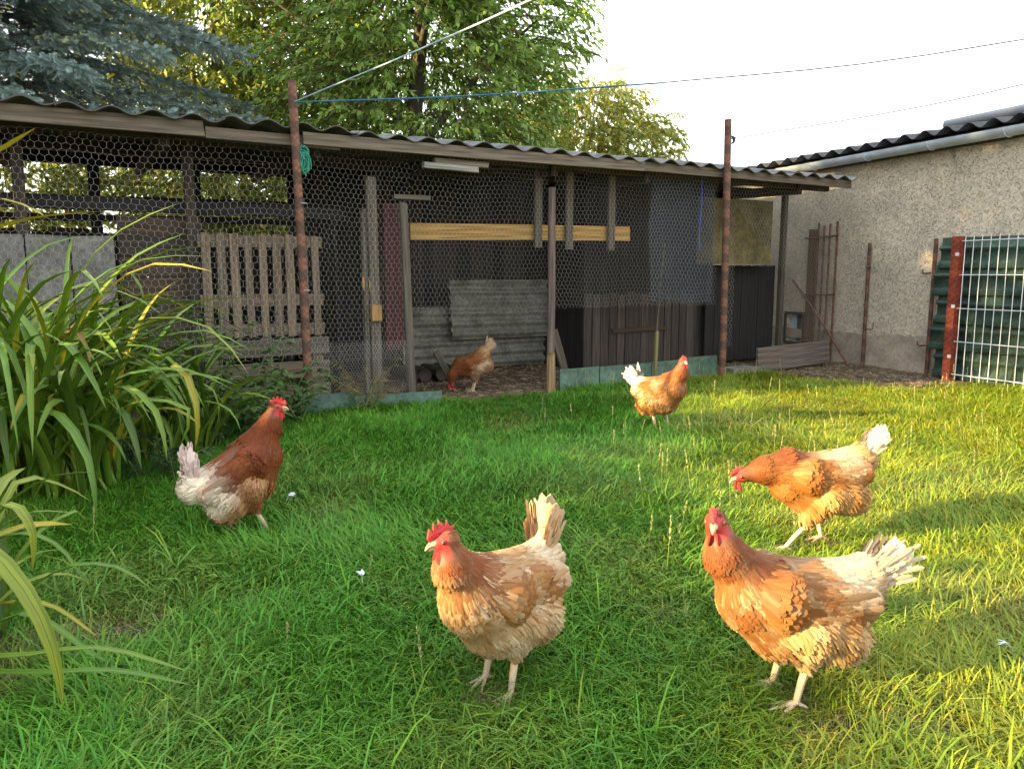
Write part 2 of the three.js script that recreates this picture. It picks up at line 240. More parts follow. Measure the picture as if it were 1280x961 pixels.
// ---------------------------------------------------------------- lean-to shed behind the wire fence
function corrGeo(x0, x1, path, pitch, amp, th = 0.007, n = 40) { // waves along x, path = [[z, y], ...]
  const b = new Buf(), m = path.length, st = n + 1;
  for (const side of [0, 1]) for (const [z, y] of path) for (let i = 0; i <= n; i++) { const x = lerp(x0, x1, i / n); b.v(x, y + amp * Math.cos(x / pitch * Math.PI * 2) - side * th, z, x, z); }
  const id = (s, r, i) => (s * m + r) * st + i;
  for (let r = 0; r < m - 1; r++) for (let i = 0; i < n; i++) { b.q(id(0, r, i), id(0, r, i + 1), id(0, r + 1, i + 1), id(0, r + 1, i)); b.q(id(1, r, i), id(1, r + 1, i), id(1, r + 1, i + 1), id(1, r, i + 1)); }
  for (let i = 0; i < n; i++) { const a = b.v(...b.p.slice(id(0, 0, i) * 3, id(0, 0, i) * 3 + 3)), c = b.v(...b.p.slice(id(0, 0, i + 1) * 3, id(0, 0, i + 1) * 3 + 3)), d = b.v(...b.p.slice(id(1, 0, i) * 3, id(1, 0, i) * 3 + 3)), e = b.v(...b.p.slice(id(1, 0, i + 1) * 3, id(1, 0, i + 1) * 3 + 3)); b.q(c, a, d, e); }
  return b.geo();
}
const shed = thing('lean_to_shed', 'long low dark timber shed with corrugated roof behind the wire netting', 'shed'); inShed(shed, 0, 0, 0);
function board(parent, name, s, h, v, L, w, t, mat, rot = 0, lie = false) { const g = plankGeo(L, w, t); const m = part(parent, name, g, mat); m.position.set(s, h, -v); m.rotation.z = (lie ? -Math.PI / 2 : 0) + rot; return m; }
{
  const R = rng(11), P = 0.235;
  for (let k = 0; k < 10; k++) {
    const x0 = -3.3 + k * 0.91, left = k < 4;
    const path = left ? [[0.2, 2.02], [-0.4, 2.03], [-2.75, 2.12]] : [[0.19, 2.01], [-0.12, 2.06], [-0.5, 2.085], [-2.75, 2.17]];
    const g = corrGeo(x0, Math.min(x0 + 0.97, 5.85), path.map(([z, y]) => [z, y + (k % 2) * 0.007 + (R() - 0.5) * 0.006]), P, 0.021);
    part(shed, 'roof_sheet', g, M.roofSheet);
  }
  // eaves boards and the cleat under them
  board(shed, 'fascia_board', -3.2, 1.945, -0.13, 2.56, 0.1, 0.026, M.eavesWood, 0.004, true);
  board(shed, 'fascia_board', -0.63, 1.935, -0.13, 0.9, 0.075, 0.026, M.eavesWood, -0.01, true);
  board(shed, 'fascia_board', 0.0, 1.945, -0.162, 3.0, 0.085, 0.03, M.eavesWood, 0.004, true);
  board(shed, 'fascia_board', 2.95, 1.962, -0.13, 2.86, 0.08, 0.03, M.eavesWood, 0.0, true);
  board(shed, 'cleat', 0.92, 1.835, -0.11, 0.46, 0.045, 0.05, M.whiteWood, -0.02, true);
  board(shed, 'cleat', 1.02, 1.875, -0.09, 0.46, 0.045, 0.05, M.paleWood, -0.01, true);
  // purlins and rafters
  for (const v of [0.05, 1.1, 2.2]) board(shed, 'purlin', -3.2, 1.955 + v * 0.03, v + 0.06, 8.95, 0.1, 0.06, M.darkWood, 0, true);
  for (let k = 0; k < 9; k++) { const s = -2.9 + k * 1.02; if (s > 5.6) continue; const m = board(shed, 'rafter', s, 1.9, 0.05, 2.3, 0.06, 0.1, M.darkWood); m.rotation.set(-Math.PI / 2 + 0.03, 0, 0); }
  // back: open rails on the left, boarded on the right
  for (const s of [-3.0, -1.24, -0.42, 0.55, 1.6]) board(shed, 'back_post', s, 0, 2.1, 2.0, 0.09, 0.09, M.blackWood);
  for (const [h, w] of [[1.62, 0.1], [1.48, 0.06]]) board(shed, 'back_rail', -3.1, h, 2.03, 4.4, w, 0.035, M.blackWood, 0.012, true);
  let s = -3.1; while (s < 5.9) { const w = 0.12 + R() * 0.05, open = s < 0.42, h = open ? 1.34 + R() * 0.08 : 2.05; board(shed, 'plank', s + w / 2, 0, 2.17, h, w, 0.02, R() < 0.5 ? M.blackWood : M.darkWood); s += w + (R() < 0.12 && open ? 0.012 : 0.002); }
  { const g = boxGeo(5.5, 2.1, 0.03); g.translate(3.2, 1.05, -2.21); part(shed, 'added_light_stop', g, M.blackWood); }  // added behind the planks to keep daylight out of the shed
  // left bay: brown boarding and pale panels behind the netting
  for (let k = 0; k < 8; k++) board(shed, 'board', -1.16, 0.34 + k * 0.145, 0.52, 0.56, 0.142, 0.018, k % 3 ? M.brownWood : M.darkWood, (R() - 0.5) * 0.01, true);
  for (const [s0, w] of [[-1.98, 0.26], [-1.71, 0.25], [-1.45, 0.26]]) board(shed, 'pale_panel', s0 + w / 2, 0.3, 0.36, 0.97, w, 0.015, M.palePanel);
  for (const s0 of [-1.72, -0.68]) board(shed, 'stud', s0, 0, 0.42, 1.95, 0.07, 0.07, M.darkWood);
  board(shed, 'rail', -3.0, 1.5, 0.56, 3.5, 0.09, 0.04, M.blackWood, 0.0, true);
  // side partition closing the left bay from the middle bay
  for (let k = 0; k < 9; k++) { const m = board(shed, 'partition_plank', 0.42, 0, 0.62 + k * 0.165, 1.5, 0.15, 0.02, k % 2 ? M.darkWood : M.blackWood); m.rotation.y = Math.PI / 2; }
  // posts and boards of the doorway
  const door = [[0.575, 1.74, 0.075, 0.05, M.greyWood, 0.012], [0.5, 1.5, 0.035, 0.08, M.greyWood, 0], [0.845, 1.56, 0.06, 0.02, M.greyWood, 0.03]];
  for (const [s0, h, w, v, m, r] of door) board(shed, 'door_post', s0, 0, v, h, w, 0.055, m, r);
  board(shed, 'door_board', 0.755, 0.42, 0.13, 1.14, 0.15, 0.02, M.maroonWood);
  board(shed, 'block', 0.56, 0.66, 0.0, 0.12, 0.08, 0.04, wood(0.75, 0.42, 0.16));
  board(shed, 'lintel', 0.72, 1.6, 0.0, 0.3, 0.035, 0.03, M.greyWood, 0, true);
  // yellow rail with three hanging battens
  board(shed, 'yellow_rail', 0.97, 1.36, 0.31, 2.25, 0.135, 0.03, M.yellowWood, -0.018 + 0.036, true).userData.label = 'fresh yellow timber rail';
  for (const [s0, h] of [[2.17, 1.25], [2.5, 1.24], [2.97, 1.24]]) board(shed, 'batten', s0, h, 0.262, 0.68, 0.075, 0.03, M.greyWood);
  // grey weathered planking on the right, darker above
  for (let k = 0; k < 17; k++) { const w = 0.093 + R() * 0.02; board(shed, 'plank', 3.2 + k * 0.108, 0.02, 0.95, 0.78 + R() * 0.03, w, 0.02, k % 3 === 1 ? M.purpleWood : M.purpleWood2); }
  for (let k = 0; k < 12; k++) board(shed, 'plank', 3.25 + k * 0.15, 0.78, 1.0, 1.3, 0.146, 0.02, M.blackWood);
  board(shed, 'rail', 3.5, 0.42, 0.925, 0.75, 0.05, 0.022, M.brownWood, 0.02, true);
  board(shed, 'olive_panel', 4.91, 1.13, 0.6, 0.7, 1.12, 0.012, M.oliveWood);
  for (let k = 0; k < 8; k++) board(shed, 'door_plank', 4.78 + k * 0.135, 0.04, 0.82, 1.08, 0.13, 0.02, M.blackWood);
  board(shed, 'door_frame', 5.82, 0.0, 0.74, 1.95, 0.06, 0.06, M.greyWood);
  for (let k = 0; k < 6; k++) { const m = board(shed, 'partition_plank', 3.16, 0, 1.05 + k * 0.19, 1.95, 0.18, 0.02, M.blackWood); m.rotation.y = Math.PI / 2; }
}
// wire netting: twisted hexagons
function hexNet(parent, name, s0, s1, h0, h1, cell, r, keep, seed, v0 = 0) {
  const b = new Buf(), H = cell * 1.155, rows = Math.ceil((h1 - h0) / (H * 0.75)), cols = Math.ceil((s1 - s0) / cell);
  const node = (x, y) => { const k1 = Math.round(x / (cell / 2)), k2 = Math.round(y / (H / 4)); const wx = (fbm(x * 2.2, y * 2.2, seed, 2) - 0.5) * cell * 1.6, wy = (fbm(x * 2.2, y * 2.2, seed + 9, 2) - 0.5) * cell * 1.6; return V(s0 + x + wx + (hash3(k1, k2, seed) - 0.5) * cell * 0.16, h0 + y + wy + (hash3(k1, k2, seed + 3) - 0.5) * cell * 0.16, -v0 - (fbm(x * 1.5, y * 1.5, seed + 5, 2) - 0.5) * 0.05); };
  const edge = (p, q, rr) => { const m = p.clone().add(q).multiplyScalar(0.5); if (m.x < s0 || m.x > s1 || m.y < h0 || m.y > h1 || (keep && !keep(m.x, m.y))) return; const d = q.clone().sub(p).normalize(), n = V(-d.y, d.x, 0).normalize(), z = V(0, 0, 1), id = [];
    for (const e of [p, q]) for (let k = 0; k < 3; k++) { const a = k * 2.0944 + 0.5, o = n.clone().multiplyScalar(Math.cos(a) * rr).addScaledVector(z, Math.sin(a) * rr); id.push(b.v(e.x + o.x, e.y + o.y, e.z + o.z)); }
    for (let k = 0; k < 3; k++) b.q(id[k], id[(k + 1) % 3], id[3 + (k + 1) % 3], id[3 + k]); };
  for (let j = -1; j <= rows; j++) for (let i = -1; i <= cols; i++) {
    const cx = (i + (((j % 2) + 2) % 2) * 0.5) * cell, cy = j * H * 0.75, P = [30, -30, 90, 150].map((a) => node(cx + Math.cos(a * Math.PI / 180) * H / 2, cy + Math.sin(a * Math.PI / 180) * H / 2));
    edge(P[2], P[0], r); edge(P[0], P[1], r * 1.5); edge(P[2], P[3], r);
  }
  const g = b.geo(); const m = new THREE.Mesh(g, M.wire); m.name = numbered(name); parent.add(m); return m;
}
const nets = 'wire netting stretched along the shed front';
for (const [s0, s1, h0, h1, c, r, keep, label] of [
  [-2.5, -0.02, 0.4, 1.9, 0.046, 0.0006, null, 'sagging hexagon wire netting over the pallet and pale panels bay'],
  [0.02, 0.86, 0.35, 1.93, 0.04, 0.0006, null, 'hexagon wire netting between the tall rusty post and the doorway post'],
  [0.03, 0.84, 0.1, 0.5, 0.022, 0.0006, null, 'fine mesh netting strip at the foot beside the doorway'],
  [0.87, 2.12, 0.64, 1.93, 0.04, 0.0006, (x, y) => y > 0.66 + 0.04 * Math.sin(x * 9), 'hexagon wire netting hanging over the open doorway with the yellow rail'],
  [2.17, 4.06, 0.72, 1.93, 0.04, 0.0006, null, 'hexagon wire netting between short brown post and tall post by the shade cloth'],
  [4.13, 5.72, 0.3, 1.93, 0.04, 0.0006, (x, y) => y > 1.15 - (x - 4.9) * 0.9 || x > 5.3 || x < 4.3, 'torn wire netting beside the plaster wall'],
]) { const m = hexNet(scene, 'wire_netting', s0, s1, h0, h1, c, r, keep, Math.round(s0 * 50 + 300)); inShed(m, 0, 0, 0); tag(m, label, 'netting', nets); }
// shade cloth behind the netting
{
  const b = new Buf(), n = 22, m = 24;
  for (let j = 0; j <= m; j++) for (let i = 0; i <= n; i++) { const x = i / n * 0.78, y = 1.22 * j / m; b.v(3.32 + x + 0.01 * Math.sin(y * 7), 0.75 + y + 0.02 * Math.sin(x * 8) * (1 - j / m), -0.11 - 0.022 * Math.sin(x * 21 + y * 2) - 0.02 * (fbm(x * 4, y * 2, 3, 2) - 0.5), x, y); }
  for (let j = 0; j < m; j++) for (let i = 0; i < n; i++) { const a = j * (n + 1) + i; b.q(a, a + 1, a + n + 2, a + n + 1); }
  const weave = tex(128, 128, (u, v) => { const a = (Math.sin(u * Math.PI * 2 * 32) > -0.2 || Math.sin(v * Math.PI * 2 * 32) > 0.1) ? 0.8 : 0.28; return [a, a, a]; }, false, 0.12);
  const o = new THREE.Mesh(b.geo(), std({ color: rgb(0.03, 0.038, 0.045), alphaMap: weave, transparent: true, roughness: 0.9 })); o.name = 'shade_cloth'; scene.add(o); tag(o, 'dark blue grey shade cloth hung behind the netting', 'cloth'); inShed(o, 0, 0, 0);
  const rp = new THREE.Mesh(limbGeo([V(3.86, 2.0, -0.03), V(3.865, 1.7, -0.02), V(3.855, 1.4, -0.03), V(3.86, 1.25, -0.02)], 0.004, 0.004, 5), std({ color: rgb(0.05, 0.12, 0.5) })); rp.name = 'blue_cord'; scene.add(rp); tag(rp, 'short blue cord hanging over the shade cloth', 'cord'); inShed(rp, 0, 0, 0);
}
// front posts
function fencePost(label, s, h0, h, r, mat, group, lean = 0, v = 0) { const o = thing('fence_post', label, 'post', group); inShed(o, s, 0, v); const g = limbGeo([V(0, h0, 0), V(lean * 0.5 + 0.004, h * 0.5, 0), V(lean, h, 0)], r, r * 0.95, 14); part(o, 'pole', g, mat); return o; }
{
  const grp = 'posts of the wire fence';
  const a = fencePost('tall rusty pipe post with green twine tied to it', -0.03, -0.1, 2.31, 0.03, M.rust, grp, -0.04, -0.2);
  for (const h of [0.9, 1.5, 0.35]) part(a, 'tie_wire', new THREE.TorusGeometry(0.032, 0.003, 5, 16).rotateX(Math.PI / 2).translate(0, h, 0), M.wire);
  const m = fencePost('short brown post with a foot coloured pale as if sunlit beside the doorway', 2.12, 0.34, 1.74, 0.034, wood(0.33, 0.24, 0.21), grp, 0.0, -0.04);
  tag(part(m, 'foot', limbGeo([V(0.006, -0.1, 0), V(0.004, 0.15, 0), V(0.002, 0.345, 0)], 0.04, 0.037, 12), wood(0.78, 0.5, 0.26)), 'foot of the post coloured pale yellow to stand for sunlight');  // sunlit patch at the post bottom, put into a paler wood colour
  const c = fencePost('tall brown pipe post with blue twine beside the shade cloth', 4.0, -0.1, 2.44, 0.034, M.rust, grp, -0.05, -0.2);
  part(c, 'tie_wire', new THREE.TorusGeometry(0.037, 0.004, 5, 16).rotateX(Math.PI / 2).translate(0, 2.28, 0), std({ color: rgb(0.04, 0.06, 0.12) }));
  // green twine bundle
  const R = rng(3), b = new Buf(); for (let k = 0; k < 26; k++) { const pts = [], ph = R() * 6.3, rr = 0.02 + R() * 0.04, tz = (R() - 0.5) * 0.05, ox = 0.04 + (R() - 0.5) * 0.03, oy = (R() - 0.6) * 0.07; for (let i = 0; i < 7; i++) { const q = ph + i * (0.7 + 0.4 * R()); pts.push(V(ox + Math.cos(q) * rr * 0.6, oy + Math.sin(q) * rr * 1.3, tz + (R() - 0.5) * 0.03)); } limb(b, pts, 0.003, 0.003, 4); }
  const t = new THREE.Mesh(b.geo(), std({ color: rgb(0.03, 0.28, 0.18), roughness: 0.6 })); t.name = 'twine_bundle'; scene.add(t); tag(t, 'bundle of green twine tied to the tall rusty post', 'twine'); inShed(t, -0.05, 1.8, -0.2);
  const b2 = new Buf(); for (let k = 0; k < 12; k++) { const pts = [], ph = R() * 6.3; for (let i = 0; i < 5; i++) { const q = ph + i * 1.3; pts.push(V(0.05 + Math.cos(q) * 0.04, Math.sin(q) * 0.035, (R() - 0.5) * 0.03)); } limb(b2, pts, 0.005, 0.005, 4); }
  const t2 = new THREE.Mesh(b2.geo(), std({ color: rgb(0.03, 0.05, 0.1), roughness: 0.6 })); t2.name = numbered('twine_bundle'); numbered('twine_bundle'); scene.add(t2); t2.name = 'twine_bundle_001'; tag(t2, 'knot of dark blue twine near the top of the tall brown post', 'twine'); inShed(t2, 3.945, 2.26, -0.2);
}
// pallets in the left bay
function pallet(label, s, h, v, W, H, n, lean, mats) {
  const o = thing('wooden_pallet', label, 'pallet', 'pallets in the left bay'); inShed(o, s, h, v); o.rotation.order = 'YXZ'; o.rotation.x = lean; const R = rng(n * 7 + 1);
  for (const y of [0.05, H * 0.36, H - 0.05]) board(o, 'stringer', 0, y, 0.03, W, 0.09, 0.05, mats[1], 0, true);
  for (let k = 0; k < n; k++) { const w = W / n * (0.54 + R() * 0.1); board(o, 'slat', W * (k + 0.5) / n + (R() - 0.5) * 0.01, 0, 0, H + (R() - 0.5) * 0.02, w, 0.018, mats[k % 2], (R() - 0.5) * 0.02); }
  return o;
}
pallet('weathered pallet with upright slats standing on the lower pallet', -0.66, 0.545, 0.3, 0.9, 0.76, 9, 0, [M.palletWood, M.palletWood2]);
{
  const o = thing('wooden_pallet', 'old grey pallet under the upright slatted pallet', 'pallet', 'pallets in the left bay'); inShed(o, -0.66, 0, 0.3);
  for (let k = 0; k < 3; k++) board(o, 'slat', 0, 0.11 + k * 0.175, -0.03, 0.92, 0.13, 0.02, k === 2 ? M.greyWood : M.palletWood2, (k - 1) * 0.008, true);
  for (const x of [0.06, 0.45, 0.84]) board(o, 'stringer', x, 0, 0.02, 0.535, 0.08, 0.08, M.palletWood2);
}
// corrugated sheets leaning inside the doorway bay
function leanSheet(label, s0, s1, h, v, hgt, lean, mat) { const g = corrGeo(0, hgt, [[0, 0], [-(s1 - s0), 0]], 0.11, 0.022, 0.005, 72); g.rotateX(-Math.PI / 2); g.rotateZ(0); const p = g.attributes.position, q = p.clone(); for (let i = 0; i < p.count; i++) p.setXYZ(i, -q.getY(i), q.getX(i), q.getZ(i)); g.computeVertexNormals(); const m = new THREE.Mesh(g, mat); m.name = numbered('corrugated_sheet'); scene.add(m); tag(m, label, 'metal sheet', 'corrugated sheets inside the doorway'); inShed(m, s0, h, v); m.rotation.order = 'YXZ'; m.rotation.x = lean; return m; }
leanSheet('wide grey corrugated sheet lying lengthwise behind the doorway', 1.45, 3.45, 0.02, 1.72, 0.66, -0.08, M.fibreGrey);
leanSheet('pale corrugated sheet leaning on the wider sheet behind the doorway', 1.95, 3.42, 0.34, 1.62, 0.62, -0.1, M.fibreGrey);
{
  const o = thing('trestle_board', 'grey board propped aslant inside the doorway near the dark tools', 'board'); inShed(o, 1.5, 0, 0.6); board(o, 'board', 0, 0, 0, 0.38, 0.06, 0.03, M.greyWood, 0.5);
  const o2 = thing('trestle_board', 'grey board leaning behind the short brown post', 'board'); inShed(o2, 2.62, 0, 0.45); board(o2, 'board', 0, 0, 0, 0.52, 0.08, 0.03, M.greyWood, 0.32);
  const o3 = thing('log_pile', 'dark split logs lying inside the doorway', 'logs'); inShed(o3, 0, 0, 0); const R = rng(91); for (let k = 0; k < 4; k++) { const s = 1.25 + (k % 4) * 0.15 + R() * 0.03, h = 0.07 + Math.floor(k / 4) * 0.125; part(o3, 'log', limbGeo([V(s, h, -1.05), V(s + 0.01, h + 0.005, -1.25), V(s, h, -1.5)], 0.068, 0.06, 9), M.darkWood); }
}
// edging boards at the foot of the fence, the low board by the wall
{
  const lab = 'pale green edging plate set in the grass along the fence foot'; const put = (s0, s1, h0, top, v, tilt, label, mat = M.edging) => { const g = boxGeo(s1 - s0, top - h0, 0.022); g.translate((s1 - s0) / 2, (top + h0) / 2, 0); const m = new THREE.Mesh(g, mat); m.name = numbered('edging_plate'); scene.add(m); tag(m, label, 'edging', 'edging plates along the fence'); inShed(m, s0, 0, v); m.rotation.z = tilt; };
  put(-0.32, 0.27, -0.05, 0.165, -0.27, -0.01, 'pale green edging plate in front of the tall rusty post');
  put(0.28, 0.98, -0.05, 0.13, -0.25, -0.02, 'pale green edging plate left of the open doorway');
  for (const [a, b2, t] of [[2.2, 2.62, 0.19], [2.63, 3.22, 0.19], [3.23, 3.6, 0.2], [3.61, 4.05, 0.22]]) put(a, b2, -0.05, t, -0.06, 0.008, 'pale green edging plate between the short brown post and the tall brown post');
  const o = thing('low_board', 'low grey brown board on edge between the wall and the shed', 'board'); inShed(o, 4.66, 0, -0.02); board(o, 'board', 0, 0.14, 0, 1.1, 0.25, 0.025, wood(0.36, 0.28, 0.24), 0.035, true); board(o, 'stake', 1.06, -0.05, 0.03, 0.42, 0.05, 0.03, M.greyWood);
  const st = thing('garden_stake', 'mossy wooden stake leaning by the edging plates', 'stake'); inShed(st, 3.2, -0.05, -0.14); board(st, 'stake', 0, 0, 0, 0.55, 0.03, 0.03, wood(0.4, 0.36, 0.16), -0.03); part(st, 'stick', limbGeo([V(0.01, 0.5, 0), V(0.04, 0.95, 0), V(0.08, 1.35, 0)], 0.008, 0.006, 6), M.greyWood);
  const br = thing('bricks_step', 'flat stone step at the foot of the tall brown post', 'stone'); inShed(br, 4.42, 0, -0.02); { const g = boxGeo(0.36, 0.1, 0.2); g.translate(0, 0.03, 0); part(br, 'stone', g, M.fibreGrey); }
}
// clothes lines and the poles they run to, outside the view
{
  const line = (label, pts, r, c) => { const m = new THREE.Mesh(limbGeo(pts, r, r, 6), std({ color: rgb(...c), roughness: 0.6 })); m.name = numbered('clothes_line'); scene.add(m); tag(m, label, 'rope', 'clothes lines'); };
  const pole = (label, x, z, h) => { const o = thing('line_pole', label, 'post', 'poles that carry the clothes lines'); part(o, 'pole', limbGeo([V(x, -0.1, z), V(x, h / 2, z), V(x, h, z)], 0.04, 0.04, 10), M.rust); };
  const [px, pz] = shedXZ(-0.065, -0.2), [qx, qz] = shedXZ(4.0, -0.2);
  pole('rusty pole beyond the wire panel carrying two lines', 4.6, -4.6, 2.7); pole('rusty pole behind the viewer carrying the pale line', 3.6, 0.9, 2.6);
  { const o = thing('clothes_line', 'blue rope strung from the rusty post and continued by a thin grey line', 'rope', 'clothes lines'), at = (t, y) => V(lerp(px, 4.6, t), y, lerp(pz, -4.6, t)); part(o, 'rope', limbGeo([at(0, 2.17), at(0.2, 2.175), at(0.4, 2.215)], 0.005, 0.005, 6), std({ color: rgb(0.03, 0.12, 0.26) })); part(o, 'thin_line', limbGeo([at(0.398, 2.215), at(0.62, 2.3), at(1, 2.62)], 0.004, 0.004, 6), std({ color: rgb(0.15, 0.15, 0.16) })); }
  line('pale blue rope rising from the rusty post over the lawn', [V(px, 2.17, pz), V(lerp(px, 3.6, 0.3), 2.17, lerp(pz, 0.9, 0.3)), V(3.6, 2.35, 0.9)], 0.0045, [0.4, 0.52, 0.66]);
  line('thin grey line from the tall brown post towards the wire panel', [V(qx, 2.27, qz), V(lerp(qx, 4.6, 0.5), 2.31, lerp(qz, -4.6, 0.5)), V(4.6, 2.5, -4.6)], 0.004, [0.16, 0.16, 0.17]);
}

// ---------------------------------------------------------------- trees
const leafMat = (rough = 0.6, tr = 0.35) => new THREE.MeshPhysicalMaterial({ vertexColors: true, roughness: rough, transmission: tr, thickness: 0, side: THREE.DoubleSide, specularIntensity: 0.5 });
const bark = wood(0.2, 0.16, 0.12);
const _n = V(0, 0, 0), _s = V(0, 0, 0);
function leaf(b, p, d, up, L, W, c) { // a pointed leaf folded along its rib
  _s.crossVectors(d, up).normalize(); _n.crossVectors(_s, d);
  const m = 0.45 * L, f = 0.18 * W;
  const a = b.v(p.x, p.y, p.z, 0, 0, c), e = b.v(p.x + d.x * L, p.y + d.y * L - 0.12 * L, p.z + d.z * L, 0, 0, c), k = b.v(p.x + d.x * m, p.y + d.y * m, p.z + d.z * m, 0, 0, c);
  const l = b.v(p.x + d.x * m + _s.x * W / 2 + _n.x * f, p.y + d.y * m + _s.y * W / 2 + _n.y * f, p.z + d.z * m + _s.z * W / 2 + _n.z * f, 0, 0, c), r = b.v(p.x + d.x * m - _s.x * W / 2 + _n.x * f, p.y + d.y * m - _s.y * W / 2 + _n.y * f, p.z + d.z * m - _s.z * W / 2 + _n.z * f, 0, 0, c);
  b.t(a, k, l); b.t(k, e, l); b.t(a, r, k); b.t(k, r, e);
}
const rv = (R) => { const z = R() * 2 - 1, a = R() * 6.2832, q = Math.sqrt(1 - z * z); return V(q * Math.cos(a), z, q * Math.sin(a)); };
// crown of leafy sprays; shape(p) decides where sprays may grow
function tree(o, { trunk, limbs, c, r, sprays, per, L, W, col, droop, seed, clump = 0.55, hole = 0.0, inside, mat, sprayLen = 0.55 }) {
  const R = rng(seed), tb = new Buf(); limb(tb, trunk, trunk.r0, trunk.r1, 9);
  for (const l of limbs) limb(tb, l, l.r0 ?? 0.06, 0.012, 6);
  const b = new Buf(); let made = 0, tries = 0; const cen = V(...c);
  while (made < sprays && tries < sprays * 30) {
    tries++; const q = rv(R), rad = Math.pow(R(), clump); const p = V(c[0] + q.x * r[0] * rad, c[1] + q.y * r[1] * rad, c[2] + q.z * r[2] * rad);
    if (p.y < 0.3 || (inside && !inside(p))) continue;
    if (fbm(p.x * 1.1, p.y * 1.1, p.z * 1.1 + seed, 3) < 0.4 + hole) continue; made++;
    const out = p.clone().sub(cen).setY(0).normalize().multiplyScalar(0.7).add(rv(R).multiplyScalar(0.6)); out.y = out.y * 0.4 + 0.1; out.normalize();
    const pts = [], n = per; let x = p.clone(), d = out.clone();
    for (let k = 0; k < n; k++) { d.y -= droop / n; d.normalize(); x = x.clone().addScaledVector(d, sprayLen / n); pts.push(x);
      const cc = 0.72 + 0.56 * R(), yl = R(), colr = [col[0] * cc * (1 + 0.35 * (yl - 0.5)), col[1] * cc, col[2] * cc]; if (R() < 0.015) { colr[0] = 0.26; colr[1] = 0.17; colr[2] = 0.03; }
      const ld = d.clone().add(rv(R).multiplyScalar(0.85)); ld.y -= droop * 0.45; ld.normalize(); leaf(b, x, ld, rv(R), L * (0.65 + 0.6 * R()), W * (0.7 + 0.5 * R()), colr); }
    if (made % 2 === 0) limb(tb, [p.clone().lerp(cen, 0.12), p, pts[n >> 1], pts[n - 1]], 0.008, 0.002, 3);
  }
  part(o, 'trunk', tb.geo(), bark); part(o, 'crown', b.geo(), mat);
  return o;
}
const T = (pts, r0, r1) => Object.assign(pts, { r0, r1 });
const LM = leafMat(0.55, 0.45), LM2 = leafMat(0.6, 0.5);
tree(thing('broadleaf_tree', 'tall green tree with long drooping leaves behind the shed', 'tree'), { trunk: T([V(-1.6, -0.1, -11.6), V(-1.55, 2, -11.5), V(-1.3, 4.2, -11.4), V(-1.2, 6.5, -11.3)], 0.2, 0.05), limbs: [T([V(-1.5, 2.6, -11.5), V(-0.4, 3.8, -11.1), V(0.5, 4.5, -10.8)]), T([V(-1.4, 3, -11.5), V(-2.6, 4.2, -11), V(-3.4, 4.8, -10.9)]), T([V(-1.4, 3.6, -11.4), V(-0.9, 5, -10.6), V(-0.2, 5.8, -10.2)])], c: [-1.25, 4.7, -11.2], r: [2.5, 3.4, 1.9], sprays: 4300, per: 13, L: 0.11, W: 0.046, col: [0.22, 0.33, 0.05], droop: 0.6, seed: 21, hole: 0.0, mat: LM,
  inside: (p) => p.x / -p.z < 0.055 + 0.02 * (p.y > 4.0 ? 1 : 0) - smooth(4.1, 2.6, p.y) * 0.03 });
tree(thing('broadleaf_tree', 'sunlit yellow green tree between the spruce and the drooping tree', 'tree'), { trunk: T([V(-4.6, -0.1, -12.6), V(-4.6, 2.5, -12.5), V(-4.5, 6, -12.4)], 0.2, 0.05), limbs: [T([V(-4.6, 2.5, -12.5), V(-3.8, 4.2, -12), V(-3.2, 5, -11.9)]), T([V(-4.6, 3, -12.5), V(-5.6, 4.6, -12.3), V(-6.2, 5.4, -12.2)])], c: [-4.5, 4.0, -12.2], r: [2.7, 3.6, 1.2], sprays: 2300, per: 12, L: 0.13, W: 0.06, col: [0.25, 0.3, 0.036], droop: 0.9, seed: 33, hole: 0.02, mat: LM2 });
tree(thing('broadleaf_tree', 'rounded sunlit tree standing farther back beside open sky', 'tree'), { trunk: T([V(1.8, -0.1, -17.4), V(1.85, 2, -17.3), V(1.9, 4.2, -17.2)], 0.18, 0.04), limbs: [T([V(1.8, 1.8, -17.4), V(2.6, 3.2, -17), V(3, 4, -16.8)])], c: [1.5, 3.15, -17], r: [2.15, 2.05, 1.6], sprays: 2300, per: 12, L: 0.12, W: 0.06, col: [0.32, 0.34, 0.05], droop: 0.8, seed: 45, hole: -0.04, mat: LM2, clump: 0.42, sprayLen: 0.4 });
for (const [x, z, s, lab] of [[-6.4, -10.2, 5, 'yellow green shrub beside the spruce, seen under the shed roof'], [-4.4, -10.6, 6, 'yellow green shrub seen under the shed roof behind the slatted pallet'], [-2.6, -11.4, 7, 'yellow green shrub growing at the foot of the drooping tree']])
  tree(thing('shrub', lab, 'shrub', 'shrubs behind the shed'), { trunk: T([V(x, -0.1, z), V(x, 0.8, z), V(x + 0.1, 1.6, z)], 0.06, 0.02), limbs: [T([V(x, 0.6, z), V(x + 0.5, 1.3, z), V(x + 0.7, 2, z)], 0.03)], c: [x, 1.75, z], r: [1.35, 1.25, 0.8], sprays: 650, per: 11, L: 0.11, W: 0.05, col: [0.3, 0.34, 0.04], droop: 0.9, seed: 50 + s, hole: 0.02, mat: LM2 });

